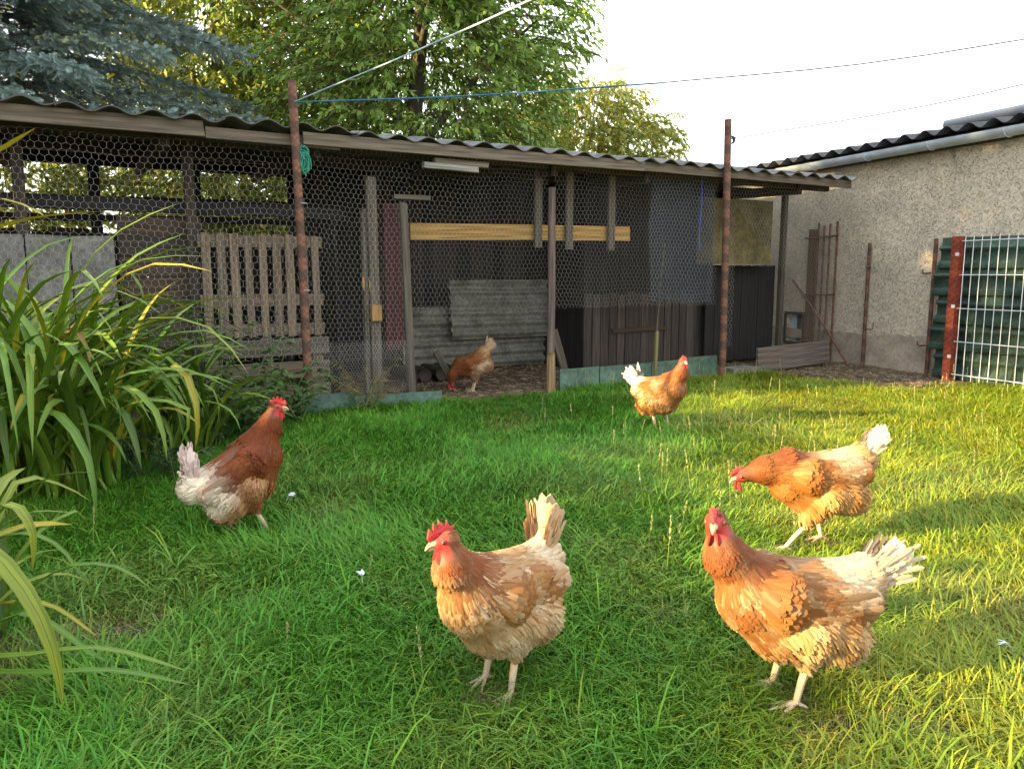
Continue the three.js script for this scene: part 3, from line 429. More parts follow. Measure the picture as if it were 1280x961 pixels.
// blue spruce whose boughs reach over the shed from the left
{
  const o = thing('spruce_tree', 'blue green spruce with drooping boughs over the shed roof', 'tree');
  const TX = -5.9, TZ = -8.7, R = rng(61), tb = new Buf(); limb(tb, [V(TX, -0.1, TZ), V(TX, 4, TZ), V(TX, 9, TZ)], 0.2, 0.03, 9);
  // one twig: needles all round a short shoot
  const nb = new Buf(); for (let k = 0; k < 170; k++) { const t = (k + R()) / 170, a = R() * 6.283, y = 0.17 * t, el = 0.75 + 0.3 * R(), l = (0.024 + 0.009 * R()) * (t > 0.93 ? 0.7 : 1), dx = Math.cos(a) * el, dz = Math.sin(a) * el, dy = 0.75, c = 0.8 + 0.4 * R(), wx = -Math.sin(a) * 0.0022, wz = Math.cos(a) * 0.0022, col = [c, c, c];
    const i0 = nb.v(wx, y, wz, 0, 0, col), i1 = nb.v(-wx, y, -wz, 0, 0, col), i2 = nb.v(dx * l, y + dy * l, dz * l, 0, 0, col); nb.t(i0, i1, i2); }
  limb(nb, [V(0, 0, 0), V(0, 0.09, 0), V(0, 0.17, 0)], 0.003, 0.002, 4, [0.5, 0.42, 0.36]);
  const mats = [], cols = []; const up = V(0, 1, 0), qq = new THREE.Quaternion();
  const twig = (p, d, s) => { qq.setFromUnitVectors(up, d.clone().normalize().add(rv(R).multiplyScalar(0.5)).normalize()); mats.push(new THREE.Matrix4().compose(p, qq, V(s, s, s))); const k = 0.75 + 0.5 * R(), f = R(); cols.push(rgb(lerp(0.2, 0.33, f) * k, lerp(0.29, 0.43, f) * k, lerp(0.24, 0.39, f) * k)); };
  for (let tier = 0; tier < 9; tier++) {
    const y0 = 2.72 + tier * 0.34, len = Math.max(1.2, 3.2 - tier * 0.11), nB = 9, off = R() * 6.28;
    for (let k = 0; k < nB; k++) {
      const az = off + k / nB * 6.283 + (R() - 0.5) * 0.3, L2 = len * (0.82 + 0.3 * R()); if (Math.sin(az) < -0.55) continue; // z = sin: boughs on the far side are not seen
      const dir = V(Math.cos(az), 0, Math.sin(az)), pts = [0, 0.33, 0.66, 1].map((t) => V(TX + dir.x * L2 * t, y0 + 0.35 * t - 0.62 * t * t, TZ + dir.z * L2 * t)); if (pts[3].z > -7.1 && pts[3].x > -5.3) pts[3].z = pts[3].z; limb(tb, pts, 0.035, 0.006, 5);
      const cv = new THREE.CatmullRomCurve3(pts), sd = V(-dir.z, 0, dir.x);
      for (let i = 0; i < 52; i++) { const t = 0.14 + 0.86 * i / 52, p = cv.getPoint(t), sgn = i % 2 ? 1 : -1, bl = (0.62 * (1 - t) + 0.2) * (0.7 + 0.5 * R()), bd = sd.clone().multiplyScalar(sgn * 0.85).addScaledVector(dir, 0.65); bd.y = -0.18 - 0.3 * R(); bd.normalize(); const n = Math.max(1, Math.round(bl / 0.11));
        for (let j = 0; j < n; j++) { const q = p.clone().addScaledVector(bd, j * 0.11); q.y -= 0.02 * j * j * 0.3; const d2 = bd.clone(); d2.y -= 0.06 * j; twig(q, d2, 0.9 + 0.3 * R()); for (const s2 of [-1, 1]) if (R() < 0.8) { const d3 = bd.clone().addScaledVector(dir, s2 * 0.8).add(V(0, -0.25 + 0.3 * R(), 0)); twig(q, d3, 0.65 + 0.3 * R()); } } }
      twig(cv.getPoint(1), dir.clone().add(V(0, -0.3, 0)), 1.2);
    }
  }
  part(o, 'trunk', tb.geo(), bark);
  const im = new THREE.InstancedMesh(nb.geo(), std({ vertexColors: true, roughness: 0.7 }), mats.length); mats.forEach((m, i) => { im.setMatrixAt(i, m); im.setColorAt(i, cols[i]); }); im.name = 'boughs'; im.userData.kind = 'stuff'; o.add(im);
}
// outside the view to the left: the hedge and the trees that keep most of the yard in shade
{
  const LM3 = std({ vertexColors: true, roughness: 0.7 });
  const hb = thing('garden_hedge', 'clipped hedge along the side of the yard', 'hedge'); const R = rng(71), b = new Buf(), tb = new Buf();
  for (let k = 0; k < 30000; k++) { const x = -7.1 + R() * 1.0, z = -4.4 + R() * 11.5, y = 0.05 + R() * (1.62 + 0.3 * fbm(z * 1.3, 1, 2, 3) + 0.2 * smooth(0, -3.5, z) - 0.3 * smooth(0.9, 0.4, Math.abs(z + 1.9))); const c = 0.7 + 0.6 * R(); leaf(b, V(x, y, z), rv(R), rv(R), 0.12, 0.07, [0.06 * c, 0.11 * c, 0.025 * c]); }
  for (let k = 0; k < 24; k++) { const z = -4.2 + k * 0.47; limb(tb, [V(-6.6, -0.05, z), V(-6.62, 0.7, z + 0.05), V(-6.6, 1.35, z)], 0.03, 0.01, 5); }
  part(hb, 'stems', tb.geo(), bark); part(hb, 'foliage', b.geo(), LM3);
  const shade = (lab, x, z, c, r, sp, seed, hole) => tree(thing('broadleaf_tree', lab, 'tree', 'trees along the side of the yard'), { trunk: T([V(x, -0.1, z), V(x, 1.5, z), V(x, 4.5, z)], 0.16, 0.05), limbs: [T([V(x, 2.4, z), V(x + 0.5, 3.2, z + 1), V(x + 0.5, 3.8, z + 2)]), T([V(x, 2.4, z), V(x - 0.3, 3.2, z - 1), V(x, 3.8, z - 2)])], c, r, sprays: sp, per: 12, L: 0.17, W: 0.09, col: [0.08, 0.13, 0.03], droop: 0.8, seed, hole, mat: LM3 });
  shade('leafy tree above the hedge beside the yard', -7.2, -3.1, [-7.2, 5.0, -3.0], [1.3, 1.7, 2.1], 1000, 81, -0.12);
  shade('broad tree above the hedge behind the viewer', -7.0, 1.9, [-7.0, 4.9, 2.9], [1.3, 2.6, 2.2], 900, 82, -0.06);
  shade('low leafy tree beside the shed end', -6.2, -5.2, [-6.4, 2.4, -5.0], [0.9, 2.5, 1.7], 1300, 83, -0.2);
}

// ---------------------------------------------------------------- lawn
const bare = (x, z) => { // 0 where grass grows thick, 1 where the soil is bare
  const [s, v] = shedSV(x, z), [t, o] = wallTO(x, z); let k = 0;
  k = Math.max(k, smooth(-0.3, 0.0, v + 0.12 * (noise(x * 4, z * 4, 3) - 0.5)) * (s > 0.95 && s < 2.2 ? 1 : 0)); if (v > -0.04 && s > -2.6) k = Math.max(k, s < 0.9 ? 0.8 : 1);
  k = Math.max(k, smooth(1.6, 1.1, o + 0.5 * (fbm(x * 2, z * 2, 6, 2) - 0.5)) * smooth(0.9, 0.3, t));
  const spot = (a, b, r, w = 1) => { k = Math.max(k, w * smooth(r, r * 0.35, Math.hypot(x - a, (z - b) * 1.3) + 0.25 * (fbm(x * 5, z * 5, 2, 2) - 0.5))); };
  spot(-1.12, -2.05, 0.3, 0.75); spot(-1.45, -1.75, 0.4, 0.8); spot(0.62, -1.5, 0.2, 0.5); spot(0.85, -1.62, 0.2, 0.45); spot(0.42, -2.2, 0.12, 0.5); spot(1.4, -2.1, 0.25, 0.3); spot(1.35, -2.5, 0.16, 0.4); spot(-0.9, -2.3, 0.25, 0.35); return k;
};
{
  const R = rng(101), up = V(0, 1, 0);
  function tuft(seed, n, rad, l0, l1, lean, w) { const q = rng(seed), b = new Buf();
    for (let k = 0; k < n; k++) {
      const a = q() * 6.283, rr = rad * Math.sqrt(q()), bx = Math.cos(a) * rr, bz = Math.sin(a) * rr, L = lerp(l0, l1, q() * q()), da = (q() - 0.5) * 3.2 + (q() < 0.2 ? 3.1 : 0), dx = Math.cos(da), dz = Math.sin(da), e0 = 1.35 - q() * 0.5, bend = lean * (0.5 + q()), ww = w * (0.6 + 0.7 * q());
      const straw = q() < 0.035, c = 0.7 + 0.6 * q(), yv = q(), col = straw ? [3.2 * c, 1.7 * c, 2.2 * c] : [c * (0.8 + 0.5 * yv), c, c * (0.8 + 0.4 * (1 - yv))];
      let x = bx, y = -0.01, z = bz, e = e0, pv = null; const sx = -dz, sz = dx, N = 3;
      for (let i = 0; i <= N; i++) { const t = i / N, hw = ww / 2 * (i === N ? 0 : 1 - 0.55 * t * t); let cur;
        if (i < N) cur = [b.v(x + sx * hw, y, z + sz * hw, 0, 0, col), b.v(x - sx * hw, y, z - sz * hw, 0, 0, col)]; else { const m = b.v(x, y, z, 0, 0, col); cur = [m, m]; }
        if (pv) i < N ? b.q(pv[0], pv[1], cur[1], cur[0]) : b.t(pv[0], pv[1], cur[0]); pv = cur;
        const st = L / N; x += dx * Math.cos(e) * st; z += dz * Math.cos(e) * st; y += Math.sin(e) * st; e -= bend / N; }
    } return b.geo(); }
  const gm = new THREE.MeshPhysicalMaterial({ vertexColors: true, roughness: 0.55, side: THREE.DoubleSide, specularIntensity: 0.4 });
  const kinds = [[58, 0.058, 0.035, 0.075, 1.3, 0.0026], [58, 0.058, 0.03, 0.085, 1.8, 0.0027], [54, 0.062, 0.045, 0.1, 2.1, 0.0026], [46, 0.055, 0.06, 0.14, 2.3, 0.003], [54, 0.06, 0.03, 0.06, 1.0, 0.0025], [40, 0.05, 0.08, 0.17, 2.5, 0.0033]].map((a, i) => ({ g: tuft(200 + i, ...a), m: [], c: [] }));
  const trodden = [[-1.05, -2.93], [-0.03, -1.79], [-0.05, -1.72], [0.665, -1.74], [0.66, -1.66], [1.05, -2.76], [1.2, -2.8], [0.98, -4.98]]; // grass pressed down round the hens' feet
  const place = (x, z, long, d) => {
    const bq = bare(x, z); if (R() < bq) return; const hN = fbm(x * 0.9, z * 0.9, 12, 3), fl = fbm(x * 0.7, z * 0.7, 30, 2) * 12 + noise(x * 3, z * 3, 31) * 1.6;
    const k = long ? (R() < 0.5 ? 3 : 5) : (hN > 0.5 ? [1, 2, 2, 3][Math.floor(R() * 4)] : [0, 1, 4, 0][Math.floor(R() * 4)]), sc = (0.8 + 0.5 * R()) * (0.85 + 0.65 * hN) * (1 - 0.45 * bq) * (1 - 0.5 * Math.max(...trodden.map(([a, b]) => smooth(0.17, 0.07, Math.hypot(x - a, z - b)))));
    const q = new THREE.Quaternion().setFromAxisAngle(up, fl + (R() - 0.5) * 1.6); const tl = new THREE.Quaternion().setFromEuler(new THREE.Euler((R() - 0.5) * 0.3, 0, (R() - 0.5) * 0.3));
    kinds[k].m.push(new THREE.Matrix4().compose(V(x, gh(x, z), z), q.multiply(tl), V(sc * 1.05, sc, sc * 1.05)));
    const tone = fbm(x * 1.7, z * 1.7, 40, 3), dry = clamp(smooth(0.55, 0.75, fbm(x * 2.6, z * 2.6, 44, 3)) * 0.35 + bq * 0.9 + (R() < 0.06 ? 0.3 : 0)), br = 0.86 + 0.28 * R(), sunDryTint = smooth(0.45, 1.3, x + 0.9 * (fbm(x * 1.3, z * 1.3, 60, 3) - 0.5) + 0.12 * (z + 3)) * (0.55 + 0.6 * noise(x * 6, z * 6, 61)); // right of the lawn: warm sunlight painted as yellow, mixed with drier grass
    const c = [lerp(lerp(0.052, 0.088, tone), 0.22, sunDryTint * 0.75), lerp(lerp(0.195, 0.225, tone), 0.245, sunDryTint * 0.75), 0.014], dc = [0.2, 0.18, 0.055]; kinds[k].c.push(rgb(lerp(c[0], dc[0], dry * 0.7) * br, lerp(c[1], dc[1], dry * 0.7) * br, lerp(c[2], dc[2], dry * 0.7) * br));
  };
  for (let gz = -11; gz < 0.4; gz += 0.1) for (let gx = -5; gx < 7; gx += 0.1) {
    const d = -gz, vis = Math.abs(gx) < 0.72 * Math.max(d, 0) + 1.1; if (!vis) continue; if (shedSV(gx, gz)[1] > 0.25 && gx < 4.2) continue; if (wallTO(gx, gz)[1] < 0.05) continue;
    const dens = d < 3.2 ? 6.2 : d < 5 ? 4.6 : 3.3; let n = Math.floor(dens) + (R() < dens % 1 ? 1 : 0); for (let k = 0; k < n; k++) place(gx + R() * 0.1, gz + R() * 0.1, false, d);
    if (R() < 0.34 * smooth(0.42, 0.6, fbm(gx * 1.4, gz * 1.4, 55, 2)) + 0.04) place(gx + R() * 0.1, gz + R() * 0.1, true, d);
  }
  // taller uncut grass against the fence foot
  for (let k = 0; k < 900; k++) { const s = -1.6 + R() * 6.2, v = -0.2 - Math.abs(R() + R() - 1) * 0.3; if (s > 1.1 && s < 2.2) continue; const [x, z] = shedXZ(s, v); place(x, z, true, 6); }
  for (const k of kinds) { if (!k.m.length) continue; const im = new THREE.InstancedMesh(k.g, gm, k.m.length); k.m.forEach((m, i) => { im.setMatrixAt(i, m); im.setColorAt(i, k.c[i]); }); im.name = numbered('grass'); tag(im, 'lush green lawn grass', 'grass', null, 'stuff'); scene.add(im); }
  // pale flowering stalks standing above the lawn
  const sb = new Buf(), sc = [0.36, 0.34, 0.15]; limb(sb, [V(0, 0, 0), V(0.004, 0.1, 0.002), V(0.012, 0.2, 0)], 0.0011, 0.0006, 3, [0.2, 0.26, 0.07]); { const q = rng(8); for (let k = 0; k < 26; k++) { const y = 0.13 + 0.075 * k / 26, a = q() * 6.28; leaf(sb, V(0.006 + 0.006 * (k / 26), y, 0), V(Math.cos(a) * 0.35, 0.9, Math.sin(a) * 0.35).normalize(), rv(q), 0.011, 0.003, sc); } }
  const sm = []; for (let k = 0; k < 9000 && sm.length < 200; k++) { const d = 1.6 + R() * 6, x = (R() * 1.5 - 0.62) * d, z = -d; if (bare(x, z) > 0.2 || shedSV(x, z)[1] > -0.25) continue; const like = smooth(0.0, 0.28, x / d) * (d > 2.4 ? 1 : 0.25) * (0.25 + smooth(3.2, 5.2, d)) + 0.03; if (R() > like * smooth(0.35, 0.6, fbm(x * 1.6, z * 1.6, 77, 2)) * 1.6) continue; const h = 0.5 + 0.6 * R(); sm.push(new THREE.Matrix4().compose(V(x, gh(x, z), z), new THREE.Quaternion().setFromEuler(new THREE.Euler((R() - 0.5) * 0.35, R() * 6, (R() - 0.5) * 0.35)), V(1.1, h, 1.1))); }
  const im = new THREE.InstancedMesh(sb.geo(), std({ vertexColors: true }), sm.length); sm.forEach((m, i) => im.setMatrixAt(i, m)); im.name = 'grass_stalks'; tag(im, 'pale flowering grass stalks standing above the lawn', 'grass', null, 'stuff'); scene.add(im);
  // litter of straw and chips on bare soil
  const cb = plankGeo(0.05, 0.005, 0.002, 0, 0.0004); cb.translate(0, -0.025, 0); cb.rotateZ(Math.PI / 2); const lm = [], lc = [];
  for (let k = 0; k < 60000 && lm.length < 5200; k++) { const x = -2.5 + R() * 8.5, z = -10 + R() * 9; const [s, v] = shedSV(x, z); if (v > 2.1 || wallTO(x, z)[1] < 0.05 || R() > bare(x, z) || (v > 0 && R() < 0.35)) continue; const f = 0.4 + R() * 1.2; lm.push(new THREE.Matrix4().compose(V(x, gh(x, z) + 0.004 + R() * 0.006, z), new THREE.Quaternion().setFromEuler(new THREE.Euler((R() - 0.5) * 0.4, R() * 6.28, (R() - 0.5) * 0.4)), V(f, 1, 0.6 + R()))); const c = 0.35 + R() * 0.9; lc.push(rgb(0.3 * c, 0.23 * c, 0.14 * c)); }
  const li = new THREE.InstancedMesh(cb, std({ roughness: 0.95 }), lm.length); lm.forEach((m, i) => { li.setMatrixAt(i, m); li.setColorAt(i, lc[i]); }); li.name = 'straw_litter'; tag(li, 'straw and chips scattered on the bare soil', 'litter', null, 'stuff'); scene.add(li);
  const cl = new THREE.IcosahedronGeometry(0.016, 1), cm = []; { const p = cl.attributes.position; for (let i = 0; i < p.count; i++) { const k = 0.75 + 0.5 * noise(p.getX(i) * 90, p.getY(i) * 90, p.getZ(i) * 90); p.setXYZ(i, p.getX(i) * k, p.getY(i) * k * 0.6, p.getZ(i) * k); } cl.computeVertexNormals(); }
  for (let k = 0; k < 40000 && cm.length < 2600; k++) { const x = -2.5 + R() * 8.5, z = -10 + R() * 9; if (shedSV(x, z)[1] > 2.1 || wallTO(x, z)[1] < 0.05 || R() > bare(x, z) * 0.7) continue; const f = 0.3 + R() * R() * 1.3; cm.push(new THREE.Matrix4().compose(V(x, gh(x, z) + 0.002, z), new THREE.Quaternion().setFromEuler(new THREE.Euler(R(), R() * 6, R())), V(f, f, f))); }
  const ci = new THREE.InstancedMesh(cl, std({ map: soilTex, color: rgb(1.2, 1.1, 1), roughness: 1 }), cm.length); cm.forEach((m, i) => ci.setMatrixAt(i, m)); ci.name = 'soil_crumbs'; tag(ci, 'crumbs of soil on the bare ground', 'soil', null, 'stuff'); scene.add(ci);
}

// ---------------------------------------------------------------- strap-leaved plants on the left
const strap = (r, g, b) => new THREE.MeshPhysicalMaterial({ color: rgb(r, g, b), roughness: 0.42, transmission: 0.3, thickness: 0, side: THREE.DoubleSide, specularIntensity: 0.6, map: strapTex });
const strapTex = tex(64, 256, (u, v) => { const a = 0.8 + 0.3 * (noise(u * 32, v * 3, 2) - 0.5) + 0.2 * (fbm(u * 3, v * 8, 7, 3) - 0.5) - 0.14 * smooth(0.08, 0.0, Math.abs(u - 0.5)); const d = smooth(0.66, 0.8, fbm(u * 4, v * 10, 5, 3)); return [a + 0.12 * d, a + 0.02 * d, a * 0.95 - 0.1 * d]; });
const strapMats = [strap(0.19, 0.38, 0.04), strap(0.27, 0.45, 0.045), strap(0.38, 0.48, 0.05), strap(0.13, 0.24, 0.03), strap(0.62, 0.56, 0.05), strap(0.46, 0.3, 0.1)];
function strapGeo(pts, w, twist = 0) { const cv = new THREE.CatmullRomCurve3(pts), n = 11, b = new Buf(); let pv = null;
  const flat = pts[pts.length - 1].clone().sub(pts[0]).setY(0); if (flat.lengthSq() < 1e-5) flat.set(1, 0, 0);
  for (let i = 0; i <= n; i++) { const t = i / n, p = cv.getPoint(t), d = cv.getTangent(t), s = V(-flat.z, 0, flat.x).normalize().applyAxisAngle(d, twist * t), nn = s.clone().cross(d).normalize(), hw = w / 2 * Math.min(1, 0.7 + t * 1.2) * (t > 0.6 ? Math.sqrt(Math.max(0, (1 - t) / 0.4)) : 1), f = hw * 0.45;
    const cur = [-1, 0, 1].map((k) => b.v(p.x + s.x * hw * k + (k ? nn.x * f : 0), p.y + s.y * hw * k + (k ? nn.y * f : 0), p.z + s.z * hw * k + (k ? nn.z * f : 0), 0.5 + k * 0.5, t));
    if (pv) { b.q(pv[0], pv[1], cur[1], cur[0]); b.q(pv[1], pv[2], cur[2], cur[1]); } pv = cur; }
  return b.geo(); }
function strapPlant(label, cx, cz, rad, n, l0, l1, seed, aim) {
  const o = thing('strap_leaf_plant', label, 'plant', 'strap leaved plants in the bed'); const R = rng(seed); o.position.set(cx, gh(cx, cz), cz);
  for (let k = 0; k < n; k++) {
    const a = aim === undefined ? R() * 6.283 : aim + (R() - 0.5) * 3.6, br = rad * Math.sqrt(R()), ba = R() * 6.28, L = lerp(l0, l1, R()), bend = 0.9 + 2.4 * R() * R() + 0.5 * R(), e0 = 1.5 - 0.45 * R(); let p = V(Math.cos(ba) * br, -0.01, Math.sin(ba) * br), e = e0; const pts = [p];
    const kink = R() < 0.22 ? 3 + Math.floor(R() * 2) : -1;
    for (let i = 0; i < 6; i++) { const h = V(Math.cos(a + (R() - 0.5) * 0.12), 0, Math.sin(a)); p = p.clone().addScaledVector(h, Math.cos(e) * L / 6); p.y += Math.sin(e) * L / 6; if (p.y < 0.02) p.y = 0.02 + R() * 0.02; pts.push(p); e -= bend / 6 * (0.5 + i * 0.28) + (i === kink ? 1.1 : 0); }
    const m = R(); part(o, 'leaf', strapGeo(pts, 0.022 + 0.02 * R(), (R() - 0.5) * 1.2), strapMats[m < 0.34 ? 0 : m < 0.66 ? 1 : m < 0.82 ? 2 : m < 0.945 ? 3 : m < 0.975 ? 4 : 5]);
  }
  return o;
}
strapPlant('large clump of arching strap leaves beside the white tailed hen', -2.14, -3.5, 0.28, 180, 0.65, 1.35, 301);
strapPlant('tall clump of strap leaves in front of the pale panels', -2.45, -3.65, 0.3, 150, 1.05, 1.8, 302);
strapPlant('clump of strap leaves standing close to the pale panels and the brown boarding', -2.6, -4.25, 0.3, 110, 0.9, 1.5, 303);
strapPlant('smaller clump of strap leaves against the weeds by the fence', -1.95, -4.3, 0.24, 80, 0.5, 0.95, 305);
{
  const o = strapPlant('low clump of strap leaves arching over the bare soil patch', -1.5, -1.95, 0.14, 34, 0.4, 0.7, 304);
  const own = (pts, w, m) => part(o, 'leaf', strapGeo([V(0, 0, 0), ...pts.map((p) => V(p[0] + 1.5, p[1], p[2] + 1.95))], w), strapMats[m]);
  own([[-1.36, 0.3, -1.7], [-1.2, 0.47, -1.55], [-1.06, 0.44, -1.5], [-0.99, 0.34, -1.5], [-0.95, 0.22, -1.5], [-0.94, 0.1, -1.5]], 0.038, 2);
  own([[-1.38, 0.25, -1.85], [-1.27, 0.42, -1.78], [-1.17, 0.46, -1.75], [-1.135, 0.4, -1.75], [-1.14, 0.3, -1.75]], 0.028, 2);
  own([[-1.34, 0.06, -1.8], [-1.17, 0.1, -1.72], [-0.96, 0.13, -1.7], [-0.75, 0.07, -1.7]], 0.026, 1);
  own([[-1.3, 0.05, -1.75], [-1.07, 0.09, -1.66], [-0.9, 0.1, -1.65], [-0.73, 0.06, -1.66]], 0.026, 0);
  own([[-1.42, 0.25, -1.93], [-1.27, 0.34, -1.9], [-1.17, 0.31, -1.9], [-1.1, 0.2, -1.9]], 0.02, 0);
  own([[-1.44, 0.25, -1.98], [-1.31, 0.36, -2.0], [-1.18, 0.36, -2.02]], 0.018, 1);
  own([[-1.4, 0.12, -1.93], [-1.21, 0.15, -1.9], [-1.08, 0.06, -1.9]], 0.02, 4);
  own([[-1.35, 0.1, -1.85], [-1.2, 0.16, -1.82], [-1.05, 0.05, -1.82], [-1.0, 0.03, -1.82]], 0.02, 0);
  const y = thing('strap_leaf_plant', 'tall stems ending in strap leaves coloured bright yellow for sunlight at the edge of the bed', 'plant', 'strap leaved plants in the bed'); y.position.set(-1.75, 0, -2.3);
  const yo = (pts, w, m) => part(y, 'leaf', strapGeo([V(0, 0, 0), ...pts.map((p) => V(p[0] + 1.75, p[1], p[2] + 2.3))], w), strapMats[m]);
  yo([[-1.7, 0.6, -2.28], [-1.6, 1.0, -2.22], [-1.44, 1.13, -2.2], [-1.3, 1.165, -2.2], [-1.13, 1.18, -2.2]], 0.026, 4); yo([[-1.72, 0.7, -2.28], [-1.62, 1.12, -2.22], [-1.5, 1.21, -2.2], [-1.38, 1.2, -2.2], [-1.29, 1.155, -2.2]], 0.024, 4); yo([[-1.7, 0.6, -2.25], [-1.55, 1.05, -2.1], [-1.35, 1.28, -2.0], [-1.29, 1.31, -2.0], [-1.19, 1.37, -2.0]], 0.03, 4);  // dry yellow leaves, their colour brightened to stand in for sunlight
}
// leafy weeds between the bed and the fence
function weed(label, x, z, h, n, L, W, col, seed) {
  const o = thing('leafy_weed', label, 'plant', 'leafy weeds along the fence'); o.position.set(x, gh(x, z), z); const R = rng(seed), sb = new Buf(), lb = new Buf();
  for (let k = 0; k < n; k++) { const a = R() * 6.28, top = V(Math.cos(a) * 0.22 * (0.4 + R()), h * (0.45 + 0.6 * R()), Math.sin(a) * 0.22 * (0.4 + R())), b0 = V((R() - 0.5) * 0.2, -0.02, (R() - 0.5) * 0.2), mid = b0.clone().lerp(top, 0.5).add(V(0, 0.05, 0)); limb(sb, [b0, mid, top], 0.004, 0.002, 4); const cv = new THREE.CatmullRomCurve3([b0, mid, top]);
    for (let i = 0; i < 22; i++) { const t = 0.15 + 0.85 * R(), p = cv.getPoint(t), q = R() * 6.28, c = 0.7 + 0.6 * R(); leaf(lb, p, V(Math.cos(q), 0.15 - 0.5 * R(), Math.sin(q)).normalize(), V(0, 1, 0).add(rv(R).multiplyScalar(0.3)), L * (0.6 + 0.7 * R()), W * (0.7 + 0.5 * R()), [col[0] * c, col[1] * c, col[2] * c]); } }
  part(o, 'stems', sb.geo(), std({ color: rgb(0.12, 0.16, 0.05) })); part(o, 'foliage', lb.geo(), LM); return o;
}
for (const [s, v, h, sd] of [[-1.0, -0.55, 0.65, 1], [-0.72, -0.42, 0.75, 2], [-0.45, -0.5, 0.6, 3], [-0.2, -0.45, 0.45, 4], [-0.85, -0.9, 0.42, 5], [-0.5, -0.85, 0.32, 6], [-1.35, -0.6, 0.6, 7]]) { const [x, z] = shedXZ(s, v); weed('leafy green weed growing in front of the pallets', x, z, h, 13, 0.075, 0.04, [0.1, 0.19, 0.04], 400 + sd); }
{ const [x, z] = shedXZ(0.32, -0.34); const o = weed('tuft of tall dry brown weed stalks by the pale green edging', x, z, 0.42, 16, 0.06, 0.012, [0.28, 0.2, 0.07], 420); }
weed('sprawling weed below the large strap leaf clump', -1.75, -3.75, 0.3, 10, 0.06, 0.03, [0.05, 0.11, 0.03], 432);
// dropped feathers
for (const [x, z, a, lab] of [[-0.98, -3.28, 0.4, 'small white feather on the grass beside the white tailed hen'], [-0.48, -2.35, 1.9, 'white feather tuft on the grass left of the pale breasted hen'], [1.31, -1.91, 2.6, 'white feather on sunlit grass beside the sturdy mottled hen']]) {
  const o = thing('feather', lab, 'feather', 'feathers dropped on the lawn'); o.position.set(x, gh(x, z) + 0.055, z); o.rotation.y = a; const b = new Buf(), R = rng(500 + x * 10); for (let k = 0; k < 9; k++) leaf(b, V((R() - 0.5) * 0.012, R() * 0.008, (R() - 0.5) * 0.01), V(1, 0.35 * R(), (R() - 0.5) * 1.2).normalize(), V(0, 1, 0.3), 0.028 + 0.012 * R(), 0.012, [0.85, 0.86, 0.88]); part(o, 'vane', b.geo(), std({ vertexColors: true })); part(o, 'quill', limbGeo([V(-0.012, -0.02, 0), V(0, 0, 0), V(0.02, 0.006, 0)], 0.001, 0.0006, 4), std({ color: rgb(0.8, 0.78, 0.7) }));
}

// ---------------------------------------------------------------- hens
const mix3 = (a, b, t) => [lerp(a[0], b[0], t), lerp(a[1], b[1], t), lerp(a[2], b[2], t)];
const featherMat = new THREE.MeshPhysicalMaterial({ vertexColors: true, roughness: 0.62, specularIntensity: 0.35, side: THREE.DoubleSide, sheen: 0.25, sheenRoughness: 0.5, sheenColor: rgb(1, 0.85, 0.7) });
const skinMat = std({ vertexColors: true, roughness: 0.55 });
const pebble = tex(128, 128, (u, v) => { const k = fbm(u * 16, v * 16, 2, 3, 16); return [k, k, k]; }, false, 0.02);
const combMat = new THREE.MeshPhysicalMaterial({ color: rgb(0.5, 0.028, 0.028), roughness: 0.55, bumpMap: pebble, bumpScale: 0.0012, side: THREE.DoubleSide });
const hornMat = std({ color: rgb(0.5, 0.33, 0.17), roughness: 0.4 }), legMat = std({ color: rgb(0.62, 0.47, 0.3), roughness: 0.6, map: tex(64, 64, (u, v) => { const k = 0.75 + 0.25 * smooth(0.0, 0.3, Math.abs(((v * 8) % 1) - 0.5) * 2) * (0.8 + 0.2 * noise(u * 16, v * 16)); return [k, k, k]; }, true, 0.03) });
const eyeMat = new THREE.MeshPhysicalMaterial({ color: rgb(0.3, 0.09, 0.02), roughness: 0.12 }), pupilMat = std({ color: rgb(0.01, 0.01, 0.01), roughness: 0.1 });

function feather(b, nrm, p, n, f, L, W, lift, c0, c1, body) { // base at p, lying along f over normal n; c0 = vane, c1 = edge and tip
  const s = V(0, 0, 0).crossVectors(n, f).normalize(); const P = (t, w, h) => V(p.x + f.x * L * t + s.x * w + n.x * h, p.y + f.y * L * t + s.y * w + n.y * h, p.z + f.z * L * t + s.z * w + n.z * h);
  const q = [P(0, 0, 0), P(0.4, -W * 0.5, lift * 0.45 - W * 0.16), P(0.4, 0, lift * 0.6), P(0.4, W * 0.5, lift * 0.45 - W * 0.16), P(0.93, -W * 0.4, lift * 0.8 - W * 0.12), P(0.95, 0, lift * 1.0), P(0.93, W * 0.4, lift * 0.8 - W * 0.12), P(1, 0, lift * 0.85)];
  const cs = [c0, c1, c0, c1, c1, c0, c1, c1], id = q.map((v, i) => b.v(v.x, v.y, v.z, 0, 0, cs[i])); const sd = [0, -0.4, 0, 0.4, -0.4, 0, 0.4, 0];
  for (let i = 0; i < 8; i++) { const m = body.clone().addScaledVector(s, sd[i]).addScaledVector(f, i > 3 ? 0.18 : -0.05).normalize(); nrm.push(m.x, m.y, m.z); }
  b.t(id[0], id[1], id[2]); b.t(id[0], id[2], id[3]); b.q(id[1], id[4], id[5], id[2]); b.q(id[2], id[5], id[6], id[3]); b.t(id[4], id[7], id[5]); b.t(id[5], id[7], id[6]);
}
